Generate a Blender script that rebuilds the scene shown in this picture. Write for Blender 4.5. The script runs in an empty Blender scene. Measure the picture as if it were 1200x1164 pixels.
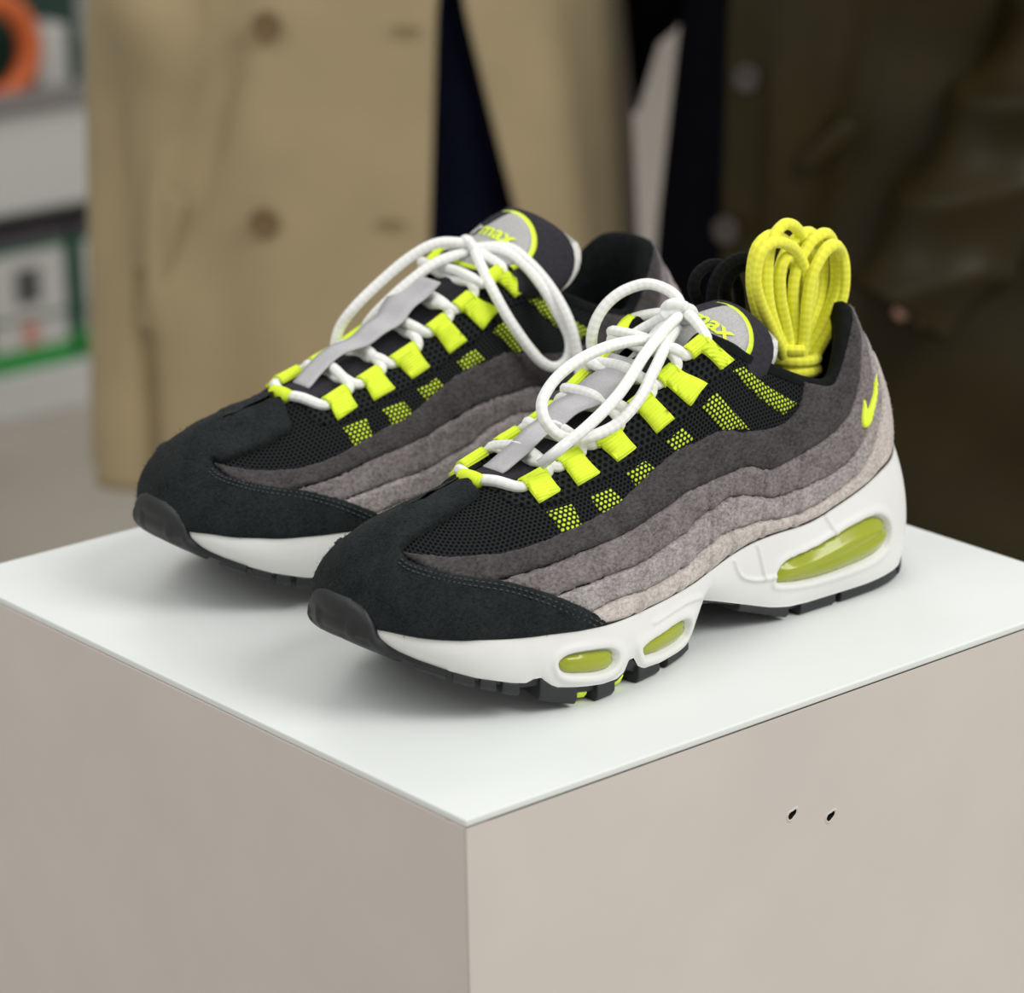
import bpy, bmesh, math, random
import numpy as np
from mathutils import Matrix, Vector
from mathutils.geometry import delaunay_2d_cdt

random.seed(7); RNG = np.random.default_rng(7)
SC = bpy.context.scene
COL = SC.collection
H = .95                                   # height of the display block

# ================================================================= camera, world, lights, exposure
cam_data = bpy.data.cameras.new('camera')
cam = bpy.data.objects.new('camera', cam_data); COL.objects.link(cam)
cam_data.sensor_fit = 'HORIZONTAL'; cam_data.sensor_width = 36.0
cam_data.lens = 36.0*3770.79/1200.0
_R = Matrix(((0.7663, 0.2136, -0.6059), (-0.6422, 0.2292, -0.7314), (-0.0174, 0.9496, 0.3129)))
_q = _R.to_quaternion().normalized()
cam.matrix_world = Matrix.Translation((-.6684, -.8366, .4760+H)) @ _q.to_matrix().to_4x4()
cam_data.clip_start = .05; cam_data.clip_end = 60
cam_data.dof.use_dof = True
cam_data.dof.focus_distance = 1.29
cam_data.dof.aperture_fstop = 9.0
SC.camera = cam

world = bpy.data.worlds.new('store_light'); SC.world = world; world.use_nodes = True
_bg = world.node_tree.nodes['Background']
_bg.inputs[0].default_value = (1.0, .985, .96, 1); _bg.inputs[1].default_value = .56

def area(name, loc, target, size, power, color=(1,1,1), size_y=None):
    d = bpy.data.lights.new(name, 'AREA'); d.energy = power; d.color = color
    d.shape = 'RECTANGLE'; d.size = size; d.size_y = size_y or size
    o = bpy.data.objects.new(name, d); COL.objects.link(o); o.location = loc
    o.rotation_euler = (Vector(target)-Vector(loc)).to_track_quat('-Z', 'Y').to_euler()
    return o
area('ceiling_light', (.95, -1.7, 2.9), (.25, .1, H), 1.5, 50, (1, .985, .96), 1.5)
area('ceiling_light', (-1.3, .5, 2.8), (.1, .4, H), 1.2, 17, (1, .99, .97), 1.6)
area('ceiling_light', (1.6, 2.3, 3.0), (1.6, 2.4, 0), 1.4, 14, (1, .98, .95), 1.4)

vs = SC.view_settings
vs.view_transform = 'Standard'; vs.look = 'None'; vs.exposure = 0.0; vs.gamma = 1.0; vs.use_curve_mapping = False

# ---------------------------------------------------------------- shoe last (local frame: X from heel to toe, Y to the outer side, Z up, metres)
# one row per rib, heel centre to toe centre: bite-line point, its inner-side Y, top-edge point, its inner-side Y, belly, shoulder reach, shoulder height
RIBS = np.array([
 # Bx    By     Bz      By_in   Tx    Ty     Tz     Ty_in   out    f2    z2
 [.0145, .000, .0580,  .000, .0315, .000, .1180,  .000, .001, .45, .62],
 [.0168, .0135, .0572, -.0135, .0340, .010, .1182, -.010, .001, .45, .62],
 [.0230, .023, .0556, -.023, .0405, .019, .1165, -.019, .001, .45, .62],
 [.0320, .0305, .0530, -.0305, .0490, .0250,.1085, -.0250,.001, .50, .62],
 [.0430, .0345,.0500, -.0345,.0570, .028, .0970, -.028, .002, .55, .62],
 [.0550, .0362,.0458, -.036, .0640, .0295,.0930, -.0295,.003, .60, .64],
 [.0720, .0367,.0410, -.036, .0765, .0295,.0965, -.029, .004, .65, .64],
 [.0870, .0372,.0380, -.0355,.0900, .027, .1030, -.026, .004, .70, .64],
 [.1060, .0382,.0380, -.035, .1040, .0245,.1110, -.023, .004, .75, .64],
 [.1200, .0390,.0373, -.035, .1170, .0225,.1195, -.021, .004, .75, .64],
 [.1340, .0405,.0352, -.0355,.1300, .0205,.1245, -.0195,.004, .75, .66],
 [.1470, .0424,.0323, -.0365,.1420, .0190,.1160, -.018, .004, .75, .68],
 [.1595, .0440,.0295, -.038, .1550, .0180,.1085, -.017, .003, .72, .70],
 [.1830, .0487,.0284, -.043, .1780, .0170,.0950, -.0165,.003, .68, .76],
 [.2075, .0526,.0283, -.048, .2000, .0155,.0870, -.0165,.002, .64, .83],
 [.2257, .0539,.0300, -.050, .2160, .0130,.0830, -.015, .002, .62, .87],
 [.2420, .0515,.0315, -.0495,.2280, .0080,.0807, -.012, .002, .60, .88],
 [.2555, .0478,.0324, -.047, .2385, -.001,.0795, -.003, .002, .60, .88],
 [.2700, .0425,.0340, -.043, .2470, -.002,.0778, -.002, .002, .60, .88],
 [.2801, .0362,.0351, -.038, .2540, -.002,.0764, -.002, .002, .60, .88],
 [.2892, .0265,.0367, -.030, .2600, -.002,.0752, -.002, .002, .62, .90],
 [.2962, .0140,.0378, -.020, .2640, -.002,.0746, -.002, .002, .64, .92],
 [.2992, -.004,.0385, -.004, .2660, -.002,.0743, -.002, .002, .66, .95],
])
NR = len(RIBS) - 1          # 22

def crom(tab, k):
    """Catmull-Rom through the rows of tab at fractional row numbers k"""
    k = np.clip(np.asarray(k, float), 0, len(tab) - 1)
    i = np.minimum(k.astype(int), len(tab) - 2); f = (k - i)[..., None]
    ext = np.vstack([2*tab[0]-tab[1], tab, 2*tab[-1]-tab[-2]])
    a, b, c, d = ext[i], ext[i+1], ext[i+2], ext[i+3]
    return b + .5*f*((c-a) + f*((2*a-5*b+4*c-d) + f*(3*(b-c)+d-a)))

def split_u(u):
    u = np.asarray(u, float)
    u = np.where(u > NR, u - 2*NR, u)        # past the toe = inner side
    return np.abs(u), u < 0

# ribs of both sides as one closed ring so that the heel and toe stay smooth
def _ring():
    lat = RIBS[:, [0,1,2,4,5,6,8,9,10]]
    med = RIBS[:, [0,3,2,4,7,6,8,9,10]].copy()
    med[15:22, 8] -= [.08, .16, .20, .20, .17, .12, .05]
    return np.vstack([med[:0:-1], lat, med[-2::-1], lat[1:]])   # u=-NR..NR..2NR..3NR
RING = _ring()
def rib(u):
    u = np.asarray(u, float)
    return crom(RING, u + NR)

def upper(u, t):
    r = rib(u); t = np.asarray(t, float)[..., None]
    B = r[..., 0:3]; T = r[..., 3:6]; o = r[..., 6:7]; f2 = r[..., 7:8]; z2 = r[..., 8:9]
    hv = B - T; hv = hv*np.array([1,1,0.]); dz = (T-B)[..., 2:3]
    n = hv/np.maximum(np.linalg.norm(hv, axis=-1, keepdims=True), 1e-6)
    up = np.array([0,0,1.])
    P1 = B + n*o + up*dz*.42
    P2 = T*np.array([1,1,0.]) + hv*f2 + up*(B[..., 2:3] + z2*dz)
    s = 1-t
    return s**3*B + 3*s*s*t*P1 + 3*s*t*t*P2 + t**3*T

# sole side wall: heights against X
ZB = np.array([[-.01,.0100],[.004,.0095],[.012,.0078],[.022,.0062],[.036,.0055],[.055,.0050],[.089,.0052],[.100,.0060],[.112,.0085],[.126,.0130],[.138,.0170],[.146,.0195],[.1495,.0180],[.1525,.0125],[.156,.0070],[.160,.0048],
 [.1685,.0045],[.182,.0050],[.193,.0058],[.1965,.0075],[.1995,.0122],[.2025,.0122],[.2055,.0080],[.210,.0065],[.218,.0070],[.231,.0092],[.239,.0108],[.2425,.0128],[.2455,.0160],[.2485,.0160],[.2515,.0148],[.257,.0157],[.2705,.0195],[.287,.0257],[.296,.0300],[.310,.0345]])
ZO = np.array([[-.01,.0050],[.006,.0040],[.018,.0012],[.028,.0],[.098,.0],[.110,.0040],[.126,.0095],[.140,.0140],[.148,.0130],[.153,.0060],[.158,.0010],[.164,.0],[.222,.0],[.232,.0015],[.243,.0046],[.255,.0090],[.270,.0142],[.280,.0182],[.290,.0230],[.300,.0280],[.310,.0315]])
# outward offset of the wall from the bite line at bottom / middle / top, against rib number
WALL = np.array([[0,.0075,.0095,.0040],[3,.0080,.0100,.0040],[6,.0065,.009,.0035],[8,.005,.006,.0028],[9.5,.001,.0035,.0022],[11,-.003,.0018,.0020],[12,.000,.0030,.0020],[13,.0035,.0050,.0022],[15,.0045,.0055,.0025],[17,.003,.0045,.0025],[19,.000,.003,.0022],[20.5,-.003,.002,.002],[22,-.006,.001,.002]])
def outline_n(u):
    e = .05
    d = rib(u+e)[..., :2] - rib(u-e)[..., :2]
    d /= np.maximum(np.linalg.norm(d, axis=-1, keepdims=True), 1e-9)
    n = np.stack([-d[..., 1], d[..., 0]], -1)       # heel->outer side->toe runs clockwise seen from below; flip to point outwards
    return n
def wall(u, v, lift=0.):
    """side wall of the foam sole: v 0 bottom .. 1 top"""
    u = np.asarray(u, float); v = np.asarray(v, float)
    r = rib(u); n = outline_n(u); k, _ = split_u(u)
    w = np.stack([np.interp(k, WALL[:,0], WALL[:,j]) for j in (1,2,3)], -1)
    X = r[..., 0]
    zb = np.interp(X, ZB[:,0], ZB[:,1]); zt = r[..., 2] + .0012
    off = w[...,0]*(1-v)*(1-2*v) + 4*w[...,1]*v*(1-v) + w[...,2]*v*(2*v-1) + lift
    xy = r[..., :2] + n*off[..., None]
    z = zb + (zt-zb)*v
    return np.concatenate([xy, z[..., None]], -1)
def shell(u, w):
    """foam wall (w 0..1) continued by the upper (w 1..2)"""
    w = np.asarray(w, float)
    a, b = wall(u, np.clip(w,0,.75)), upper(u, np.clip(w-1,.2,1))
    f = np.clip((w-.75)/.45, 0, 1)[..., None]
    return a*(1-f)+b*f
def normal(fn, u, t, e=.02):
    du = fn(u+e*4, t) - fn(u-e*4, t)
    t1 = np.clip(np.asarray(t)+e, 0, 1 if fn is not shell else 2); t0 = np.clip(np.asarray(t)-e, 0, 2)
    dt = fn(u, t1) - fn(u, t0)
    n = np.cross(dt, du)
    n /= np.maximum(np.linalg.norm(n, axis=-1, keepdims=True), 1e-12)
    return n

# ================================================================= materials
def mat(name, color=(.5,.5,.5), rough=.5, **kw):
    m = bpy.data.materials.new(name); m.use_nodes = True
    p = m.node_tree.nodes['Principled BSDF']
    p.inputs['Base Color'].default_value = (*color, 1); p.inputs['Roughness'].default_value = rough
    for k, v in kw.items(): p.inputs[k].default_value = v
    return m
def nodes(m):
    nt = m.node_tree
    def N(t, **kw):
        n = nt.nodes.new(t)
        for k, v in kw.items(): setattr(n, k, v)
        return n
    return nt, N, nt.links.new, nt.nodes['Principled BSDF']
def math_(N, L, op, a, b=None):
    n = N('ShaderNodeMath', operation=op)
    for i, v in enumerate((a, b)):
        if v is None: continue
        if isinstance(v, (int, float)): n.inputs[i].default_value = v
        else: L(v, n.inputs[i])
    return n.outputs[0]
def noisy(m, color, lo=.8, hi=1.2, scale=60, detail=4, bump=.0, bscale=400, bdist=.001, sep=None):
    """mottle the base colour of m and give it a fine relief"""
    nt, N, L, p = nodes(m)
    tc = N('ShaderNodeTexCoord')
    a = N('ShaderNodeTexNoise'); a.inputs['Scale'].default_value = scale; a.inputs['Detail'].default_value = detail
    L(tc.outputs['Object'], a.inputs['Vector'])
    r = N('ShaderNodeMapRange'); L(a.outputs['Fac'], r.inputs['Value'])
    r.inputs['From Min'].default_value = .3; r.inputs['From Max'].default_value = .7
    mx = N('ShaderNodeMix', data_type='RGBA')
    L(r.outputs[0], mx.inputs[0])
    mx.inputs[6].default_value = (*[c*lo for c in color], 1); mx.inputs[7].default_value = (*[min(1, c*hi) for c in color], 1)
    L(mx.outputs[2], p.inputs['Base Color'])
    if bump:
        b = N('ShaderNodeTexNoise'); b.inputs['Scale'].default_value = bscale; b.inputs['Detail'].default_value = 3
        L(tc.outputs['Object'], b.inputs['Vector'])
        bp = N('ShaderNodeBump'); bp.inputs['Strength'].default_value = bump; bp.inputs['Distance'].default_value = bdist
        L(b.outputs['Fac'], bp.inputs['Height']); L(bp.outputs[0], p.inputs['Normal'])
    return m
def suede(name, c, sheen=.35, lo=.56, hi=1.38, fine=760):
    m = mat(name, c, 1.0, **{'Sheen Weight': sheen, 'Sheen Roughness': .35, 'Specular IOR Level': .05})
    nt, N, L, p = nodes(m)
    tc = N('ShaderNodeTexCoord')
    mp = N('ShaderNodeMapping'); mp.inputs['Scale'].default_value = (.7, 1, 1); mp.inputs['Rotation'].default_value = (.3, .5, .2)
    L(tc.outputs['Object'], mp.inputs[0])
    a = N('ShaderNodeTexNoise'); a.inputs['Scale'].default_value = fine; a.inputs['Detail'].default_value = 3; a.inputs['Roughness'].default_value = .75
    b = N('ShaderNodeTexNoise'); b.inputs['Scale'].default_value = 120; b.inputs['Detail'].default_value = 4
    L(mp.outputs[0], a.inputs['Vector']); L(tc.outputs['Object'], b.inputs['Vector'])
    s = math_(N, L, 'ADD', math_(N, L, 'MULTIPLY', a.outputs['Fac'], .72), math_(N, L, 'MULTIPLY', b.outputs['Fac'], .28))
    r = N('ShaderNodeMapRange'); L(s, r.inputs['Value']); r.inputs['From Min'].default_value = .37; r.inputs['From Max'].default_value = .63
    mx = N('ShaderNodeMix', data_type='RGBA'); L(r.outputs[0], mx.inputs[0])
    mx.inputs[6].default_value = (*[k*lo for k in c], 1); mx.inputs[7].default_value = (*[k*hi for k in c], 1)
    L(mx.outputs[2], p.inputs['Base Color'])
    bp = N('ShaderNodeBump'); bp.inputs['Strength'].default_value = .75; bp.inputs['Distance'].default_value = .0012
    L(s, bp.inputs['Height']); L(bp.outputs[0], p.inputs['Normal'])
    return m
def knit(name, thread, hole, pitch=.00165, size=.30, rough=.9):
    """spacer-mesh cloth: staggered round openings in a plain weave, laid out in UV metres"""
    m = mat(name, thread, rough, **{'Specular IOR Level': .12})
    nt, N, L, p = nodes(m)
    uv = N('ShaderNodeUVMap'); sp = N('ShaderNodeSeparateXYZ'); L(uv.outputs[0], sp.inputs[0])
    M = lambda op, a, b=None: math_(N, L, op, a, b)
    y = M('DIVIDE', sp.outputs[1], pitch*.8); row = M('FLOOR', y)
    x = M('ADD', M('DIVIDE', sp.outputs[0], pitch), M('MULTIPLY', M('FLOORED_MODULO', row, 2.0), .5))
    fx = M('SUBTRACT', M('FRACT', x), .5); fy = M('MULTIPLY', M('SUBTRACT', M('FRACT', y), .5), .85)
    d = M('SQRT', M('ADD', M('MULTIPLY', fx, fx), M('MULTIPLY', fy, fy)))
    r = N('ShaderNodeMapRange'); L(d, r.inputs['Value'])
    r.inputs['From Min'].default_value = size-.06; r.inputs['From Max'].default_value = size+.06
    mx = N('ShaderNodeMix', data_type='RGBA'); L(r.outputs[0], mx.inputs[0])
    mx.inputs[6].default_value = (*hole, 1); mx.inputs[7].default_value = (*thread, 1)
    L(mx.outputs[2], p.inputs['Base Color'])
    bp = N('ShaderNodeBump'); bp.inputs['Strength'].default_value = .8; bp.inputs['Distance'].default_value = .0006
    L(r.outputs[0], bp.inputs['Height']); L(bp.outputs[0], p.inputs['Normal'])
    return m
def ribbed(name, c, pitch=.0012, rough=.7, axis=1, strength=.3):
    m = mat(name, c, rough, **{'Specular IOR Level': .25})
    nt, N, L, p = nodes(m)
    uv = N('ShaderNodeUVMap'); sp = N('ShaderNodeSeparateXYZ'); L(uv.outputs[0], sp.inputs[0])
    s = math_(N, L, 'SINE', math_(N, L, 'MULTIPLY', sp.outputs[axis], 2*math.pi/pitch))
    bp = N('ShaderNodeBump'); bp.inputs['Strength'].default_value = strength; bp.inputs['Distance'].default_value = .0004
    L(s, bp.inputs['Height']); L(bp.outputs[0], p.inputs['Normal'])
    return m
def braid(name, c, rough=.8, dark=.8):
    """round braided cord: diamond weave over the tube's UV (length, turn)"""
    m = mat(name, c, rough, **{'Sheen Weight': .15, 'Specular IOR Level': .2})
    nt, N, L, p = nodes(m)
    uv = N('ShaderNodeUVMap'); sp = N('ShaderNodeSeparateXYZ'); L(uv.outputs[0], sp.inputs[0])
    M = lambda op, a, b=None: math_(N, L, op, a, b)
    x = M('MULTIPLY', sp.outputs[0], 2*math.pi/.0060); y = M('MULTIPLY', sp.outputs[1], 2*math.pi*3)
    h = M('MULTIPLY', M('SINE', M('ADD', x, y)), M('SINE', M('SUBTRACT', x, y)))
    r = N('ShaderNodeMapRange'); L(h, r.inputs['Value']); r.inputs['From Min'].default_value = -1
    mx = N('ShaderNodeMix', data_type='RGBA'); L(r.outputs[0], mx.inputs[0])
    mx.inputs[6].default_value = (*[k*dark for k in c], 1); mx.inputs[7].default_value = (*c, 1)
    L(mx.outputs[2], p.inputs['Base Color'])
    bp = N('ShaderNodeBump'); bp.inputs['Strength'].default_value = .25; bp.inputs['Distance'].default_value = .0004
    L(h, bp.inputs['Height']); L(bp.outputs[0], p.inputs['Normal'])
    return m
NEON = (.76, .95, .045)
M_BLACK_SUEDE = suede('black_suede', (.0180, .0212, .0225), .06, .62, 1.55, 1050)
M_DARK = suede('charcoal_suede', (.066, .059, .061), .10, .6, 1.45)
M_MID = suede('mid_grey_suede', (.195, .175, .178), .1)
M_LIGHT = suede('light_grey_suede', (.345, .312, .305), .1)
M_PALE = suede('pale_grey_suede', (.56, .505, .47), .1, .70, 1.25)
M_KNIT = knit('black_knit', (.0175, .020, .0215), (.001, .001, .001), .0021, .33)
M_EYESTAY = knit('coarse_black_knit', (.0175, .020, .0215), (.001, .001, .001), .0031, .29)
M_WINDOW = knit('neon_knit', (.016, .018, .017), (.62, .80, .05), .0023, .31)
M_NEON = ribbed('neon_webbing', NEON)
M_NEONPLAIN = mat('neon_plastic', NEON, .5)
M_LINING = noisy(mat('black_lining', (.008, .0095, .010), .95, **{'Specular IOR Level': .1}), (.008, .0095, .010), .7, 1.3, 300, bump=.2, bscale=1500)
M_TONGUE = noisy(mat('tongue_cloth', (.036, .034, .041), .95, **{'Specular IOR Level': .1}), (.036, .034, .041), .8, 1.2, 700, bump=.3, bscale=2500, bdist=.0004)
M_WHITECLOTH = noisy(mat('white_cloth', (.80, .80, .77), .9), (.80, .80, .77), .9, 1.05, 500, bump=.2, bscale=2500, bdist=.0004)
M_LABEL = noisy(mat('grey_reflective', (.42, .42, .42), .6), (.42, .42, .42), .8, 1.2, 1500)
M_KEEPER = noisy(mat('reflective_ribbon', (.46, .455, .475), .45), (.46, .455, .475), .9, 1.08, 1200)
M_FOAM = noisy(mat('white_foam', (.76, .765, .74), .42, **{'Specular IOR Level': .4}), (.76, .765, .74), .97, 1.02, 40, bump=.04, bscale=1800, bdist=.0003)
M_RUBBER = noisy(mat('black_rubber', (.0145, .0165, .018), .52), (.0145, .0165, .018), .85, 1.2, 200, bump=.05, bscale=1500, bdist=.0003)
M_AIR = mat('yellow_air_cushion', (.46, .52, .03), .16, **{'Transmission Weight': .35, 'Coat Weight': .35, 'Coat Roughness': .12, 'IOR': 1.4})
M_AIRIN = noisy(mat('inner_cushion', (.22, .26, .02), .35), (.22, .26, .02), .8, 1.2, 150)
M_LACE = braid('white_lace', (.92, .93, .905), .8, .89)
M_YELLOW = braid('yellow_lace', (.97, .97, .085), .85, .80)
M_BLACKLACE = braid('black_lace', (.005, .0055, .0055), .95, 2.2)
for _k in ('Sheen Weight', 'Specular IOR Level'): M_BLACKLACE.node_tree.nodes['Principled BSDF'].inputs[_k].default_value = .04
M_AGLET = mat('clear_tip', (.80, .82, .80), .25, **{'Coat Weight': .5})

# ================================================================= object helpers
def tag(o, label=None, cat=None, group=None, kind=None):
    if label: o['label'] = label
    if cat: o['category'] = cat
    if group: o['group'] = group
    if kind: o['kind'] = kind
    return o
def empty(name, loc, rz=0.):
    o = bpy.data.objects.new(name, None); COL.objects.link(o); o.location = loc; o.rotation_euler = (0, 0, rz)
    o.empty_display_size = .05
    return o
def obj(name, verts, faces, m, parent=None, uvs=None, smooth=True, side=1):
    v = np.array(verts, float)
    if side < 0:
        v = v*np.array([1, -1, 1]); faces = [tuple(reversed(f)) for f in faces]
    me = bpy.data.meshes.new(name)
    me.from_pydata([tuple(p) for p in v], [], [tuple(int(i) for i in f) for f in faces])
    me.materials.append(m)
    if uvs is not None:
        lay = me.uv_layers.new(name='UVMap')
        idx = np.zeros(len(me.loops), int); me.loops.foreach_get('vertex_index', idx)
        lay.data.foreach_set('uv', np.asarray(uvs, float)[idx].ravel())
    if smooth: me.polygons.foreach_set('use_smooth', [True]*len(me.polygons))
    me.update()
    o = bpy.data.objects.new(name, me); COL.objects.link(o)
    if parent: o.parent = parent
    return o
class MB:
    """collects pieces for one mesh"""
    def __init__(s): s.v = []; s.f = []; s.uv = []
    def add(s, v, f, uv=None):
        n = len(s.v); s.v += [tuple(p) for p in v]; s.f += [tuple(i+n for i in q) for q in f]
        s.uv += [tuple(p) for p in uv] if uv is not None else [(0, 0)]*len(v)
    def build(s, name, m, parent=None, smooth=True, side=1):
        return obj(name, s.v, s.f, m, parent, s.uv, smooth, side)
def grid_faces(nu, nv, wrap=False):
    f = []
    for i in range(nu-1 if not wrap else nu):
        for j in range(nv-1):
            a, b = i*nv+j, ((i+1) % nu)*nv+j
            f.append((a, b, b+1, a+1))
    return f
def box(x0, x1, y0, y1, z0, z1):
    v = [(x, y, z) for x in (x0, x1) for y in (y0, y1) for z in (z0, z1)]
    return v, [(0,1,3,2),(4,6,7,5),(0,4,5,1),(2,3,7,6),(0,2,6,4),(1,5,7,3)]
def bevel(o, w, seg=2):
    b = o.modifiers.new('bevel', 'BEVEL'); b.width = w; b.segments = seg; b.limit_method = 'ANGLE'
    return o
def smooth_path(pts, step=.0012, closed=False):
    p = np.array(pts, float)
    if closed: p = np.vstack([p[-1], p, p[0], p[1]]); lo, hi = 1, len(p)-2
    else: lo, hi = 0, len(p)-1
    k = np.linspace(lo, hi, (hi-lo)*24+1); q = crom(p, k)
    s = np.concatenate([[0], np.cumsum(np.linalg.norm(np.diff(q, axis=0), axis=1))])
    n = max(4, int(s[-1]/step)); t = np.linspace(0, s[-1], n)
    return np.stack([np.interp(t, s, q[:, i]) for i in range(q.shape[1])], 1)
def tube(pts, r, seg=10, caps=True, smooth=True, step=.0012, closed=False):
    """round cord along pts; r may be a number or a function of 0..1"""
    q = smooth_path(pts, step, closed) if smooth else np.array(pts, float)
    n = len(q); t = np.gradient(q, axis=0); t /= np.linalg.norm(t, axis=1)[:, None]+1e-12
    a = np.array([0, 0, 1.]); 
    if abs(t[0]@a) > .9: a = np.array([1., 0, 0])
    nrm = np.cross(t[0], a); nrm /= np.linalg.norm(nrm)
    v = []; uv = []; L = 0
    for i in range(n):
        nrm = nrm - t[i]*(nrm@t[i]); nrm /= np.linalg.norm(nrm)+1e-12; b = np.cross(t[i], nrm)
        rr = r(i/(n-1)) if callable(r) else r
        if i: L += np.linalg.norm(q[i]-q[i-1])
        for k in range(seg):
            th = 2*math.pi*k/seg
            v.append(q[i]+rr*(math.cos(th)*nrm+math.sin(th)*b)); uv.append((L, k/seg))
    f = [(i*seg+k, i*seg+(k+1) % seg, (i+1)*seg+(k+1) % seg, (i+1)*seg+k) for i in range(n-1) for k in range(seg)]
    if caps: f += [tuple(range(seg-1, -1, -1)), tuple((n-1)*seg+k for k in range(seg))]
    return v, f, uv
def smoothstep(x): x = np.clip(x, 0, 1); return x*x*(3-2*x)
def seg_dist(P, A, B):
    """distance from points P (n,2) to segments A-B (m,2): minimum over segments"""
    d = np.full(len(P), 1e9)
    for a, b in zip(A, B):
        ab = b-a; t = np.clip(((P-a)@ab)/max(ab@ab, 1e-15), 0, 1)
        d = np.minimum(d, np.linalg.norm(P-(a+t[:, None]*ab), axis=1))
    return d
def inside(P, poly):
    x, y = P[:, 0], P[:, 1]; c = np.zeros(len(P), bool); j = len(poly)-1
    for i in range(len(poly)):
        xi, yi = poly[i]; xj, yj = poly[j]
        if yi != yj:
            c ^= ((yi > y) != (yj > y)) & (x < (xj-xi)*(y-yi)/(yj-yi)+xi)
        j = i
    return c
SU, ST = .0165, .066                       # rough metres per rib and per full height of the upper
def curve2(pts, n=8):
    """rounded version of an open polyline"""
    p = np.array(pts, float)
    return crom(p, np.linspace(0, len(p)-1, (len(p)-1)*n+1))
def panel(name, poly, fn, th, m, parent, side=1, roll=.0018, sp=.0022, scale=(SU, ST), lift=0., free=None, fray=0., relief=None, skirt=.0012, edge=.3, nap=None, uvfn=None):
    """a cut piece of sheet lying on surface fn(u, t): outline poly in (u, t), rounded edges, thickness th.
    free(a, b) -> True where an outline edge is only a seam of this same piece (no edge rounding there)"""
    sc = np.array(scale); P = np.array(poly, float)*sc
    # resample the outline
    out = []
    for a, b in zip(P, np.roll(P, -1, 0)):
        k = max(1, int(np.linalg.norm(b-a)/(sp*.8)))
        out += [a+(b-a)*i/k for i in range(k)]
    B = np.array(out); nB = len(B)
    fl = np.array([bool(free and free(B[i]/sc, B[(i+1) % nB]/sc)) for i in range(nB)])
    if fray:
        keep = ~(fl | np.roll(fl, 1))
        B = B + RNG.normal(0, fray, B.shape)*keep[:, None]
    lo, hi = B.min(0), B.max(0)
    gx, gy = np.meshgrid(np.arange(lo[0], hi[0], sp), np.arange(lo[1], hi[1], sp*.87))
    gx = gx + (np.arange(gx.shape[0]) % 2)[:, None]*sp*.5
    G = np.stack([gx.ravel(), gy.ravel()], 1)
    G = G[inside(G, B)]
    if len(G):
        G = G[seg_dist(G, B, np.roll(B, -1, 0)) > sp*.35]
    V = np.vstack([B, G]) if len(G) else B
    r = delaunay_2d_cdt([Vector(p) for p in V], [(i, (i+1) % nB) for i in range(nB)], [], 0, 1e-9)
    vv = np.array([tuple(p) for p in r[0]]); tri = [tuple(f) for f in r[2] if len(f) == 3]
    cen = np.array([vv[list(f)].mean(0) for f in tri]); keep = inside(cen, B)
    tri = [f for f, k in zip(tri, keep) if k]
    A2, B2 = B[~fl], np.roll(B, -1, 0)[~fl]
    d = seg_dist(vv, A2, B2)
    h = th*(edge+(1-edge)*np.sqrt(1-(1-np.clip(d/roll, 0, 1))**2))+lift
    if relief is not None: h = h+relief(vv/sc, d)
    u, t = vv[:, 0]/sc[0], vv[:, 1]/sc[1]
    S = fn(u, t); Nn = normal(fn, u, t, .0008 if sc[0] == 1 else .02)
    top = S+Nn*h[:, None]
    # orientation
    f0 = tri[len(tri)//2]; a, b, c = top[list(f0)]
    if np.cross(b-a, c-a)@Nn[f0[0]] < 0: tri = [f[::-1] for f in tri]
    # skirt along real edges
    cnt = {}
    for f in tri:
        for i in range(3): cnt.setdefault((f[i], f[(i+1) % 3]), 0)
    bd = [e for e in cnt if (e[1], e[0]) not in cnt]
    verts = [tuple(p) for p in top]; faces = list(tri); mp = {}
    uv = [tuple(p) for p in (uvfn(u, t) if uvfn else vv)]
    for a, b in bd:
        if free and free(vv[a]/sc, vv[b]/sc): continue
        for k in (a, b):
            if k not in mp:
                mp[k] = len(verts); verts.append(tuple(S[k]+Nn[k]*(lift-skirt))); uv.append(uv[k])
        faces.append((b, a, mp[a], mp[b]))
    o = obj(name, verts, faces, m, parent, uv, True, side)
    if nap is not None:
        # loose fibres: dense along the raw edges, sparse over the face
        for cnt_, sel in ((nap[1], np.flatnonzero(d < .0003)), (nap[2], np.arange(len(vv)))):
            if not len(sel): continue
            k = RNG.choice(sel, cnt_); p = top[k]+RNG.normal(0, sp*.35, (cnt_, 3))*.6-Nn[k]*.0002
            dr = Nn[k]*.55+RNG.normal(0, .45, (cnt_, 3))+np.array([-.3, 0, .25])
            dr /= np.linalg.norm(dr, axis=1)[:, None]
            strands(nap[0], p, dr, RNG.uniform(.0005, .0017, cnt_), .00014)
    if free:
        bm = bmesh.new(); bm.from_mesh(o.data); bmesh.ops.remove_doubles(bm, verts=bm.verts, dist=1e-5); bm.to_mesh(o.data); bm.free()
    return o
def strands(mb, base, direc, length, width=.00016):
    for p, d, l in zip(base, direc, length):
        s = np.cross(d, RNG.normal(size=3)); s /= np.linalg.norm(s)+1e-9
        e = p+d*l; n = len(mb.v)
        mb.v += [tuple(p-s*width), tuple(p+s*width), tuple(e)]; mb.f.append((n, n+1, n+2)); mb.uv += [(0,0)]*3

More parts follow.
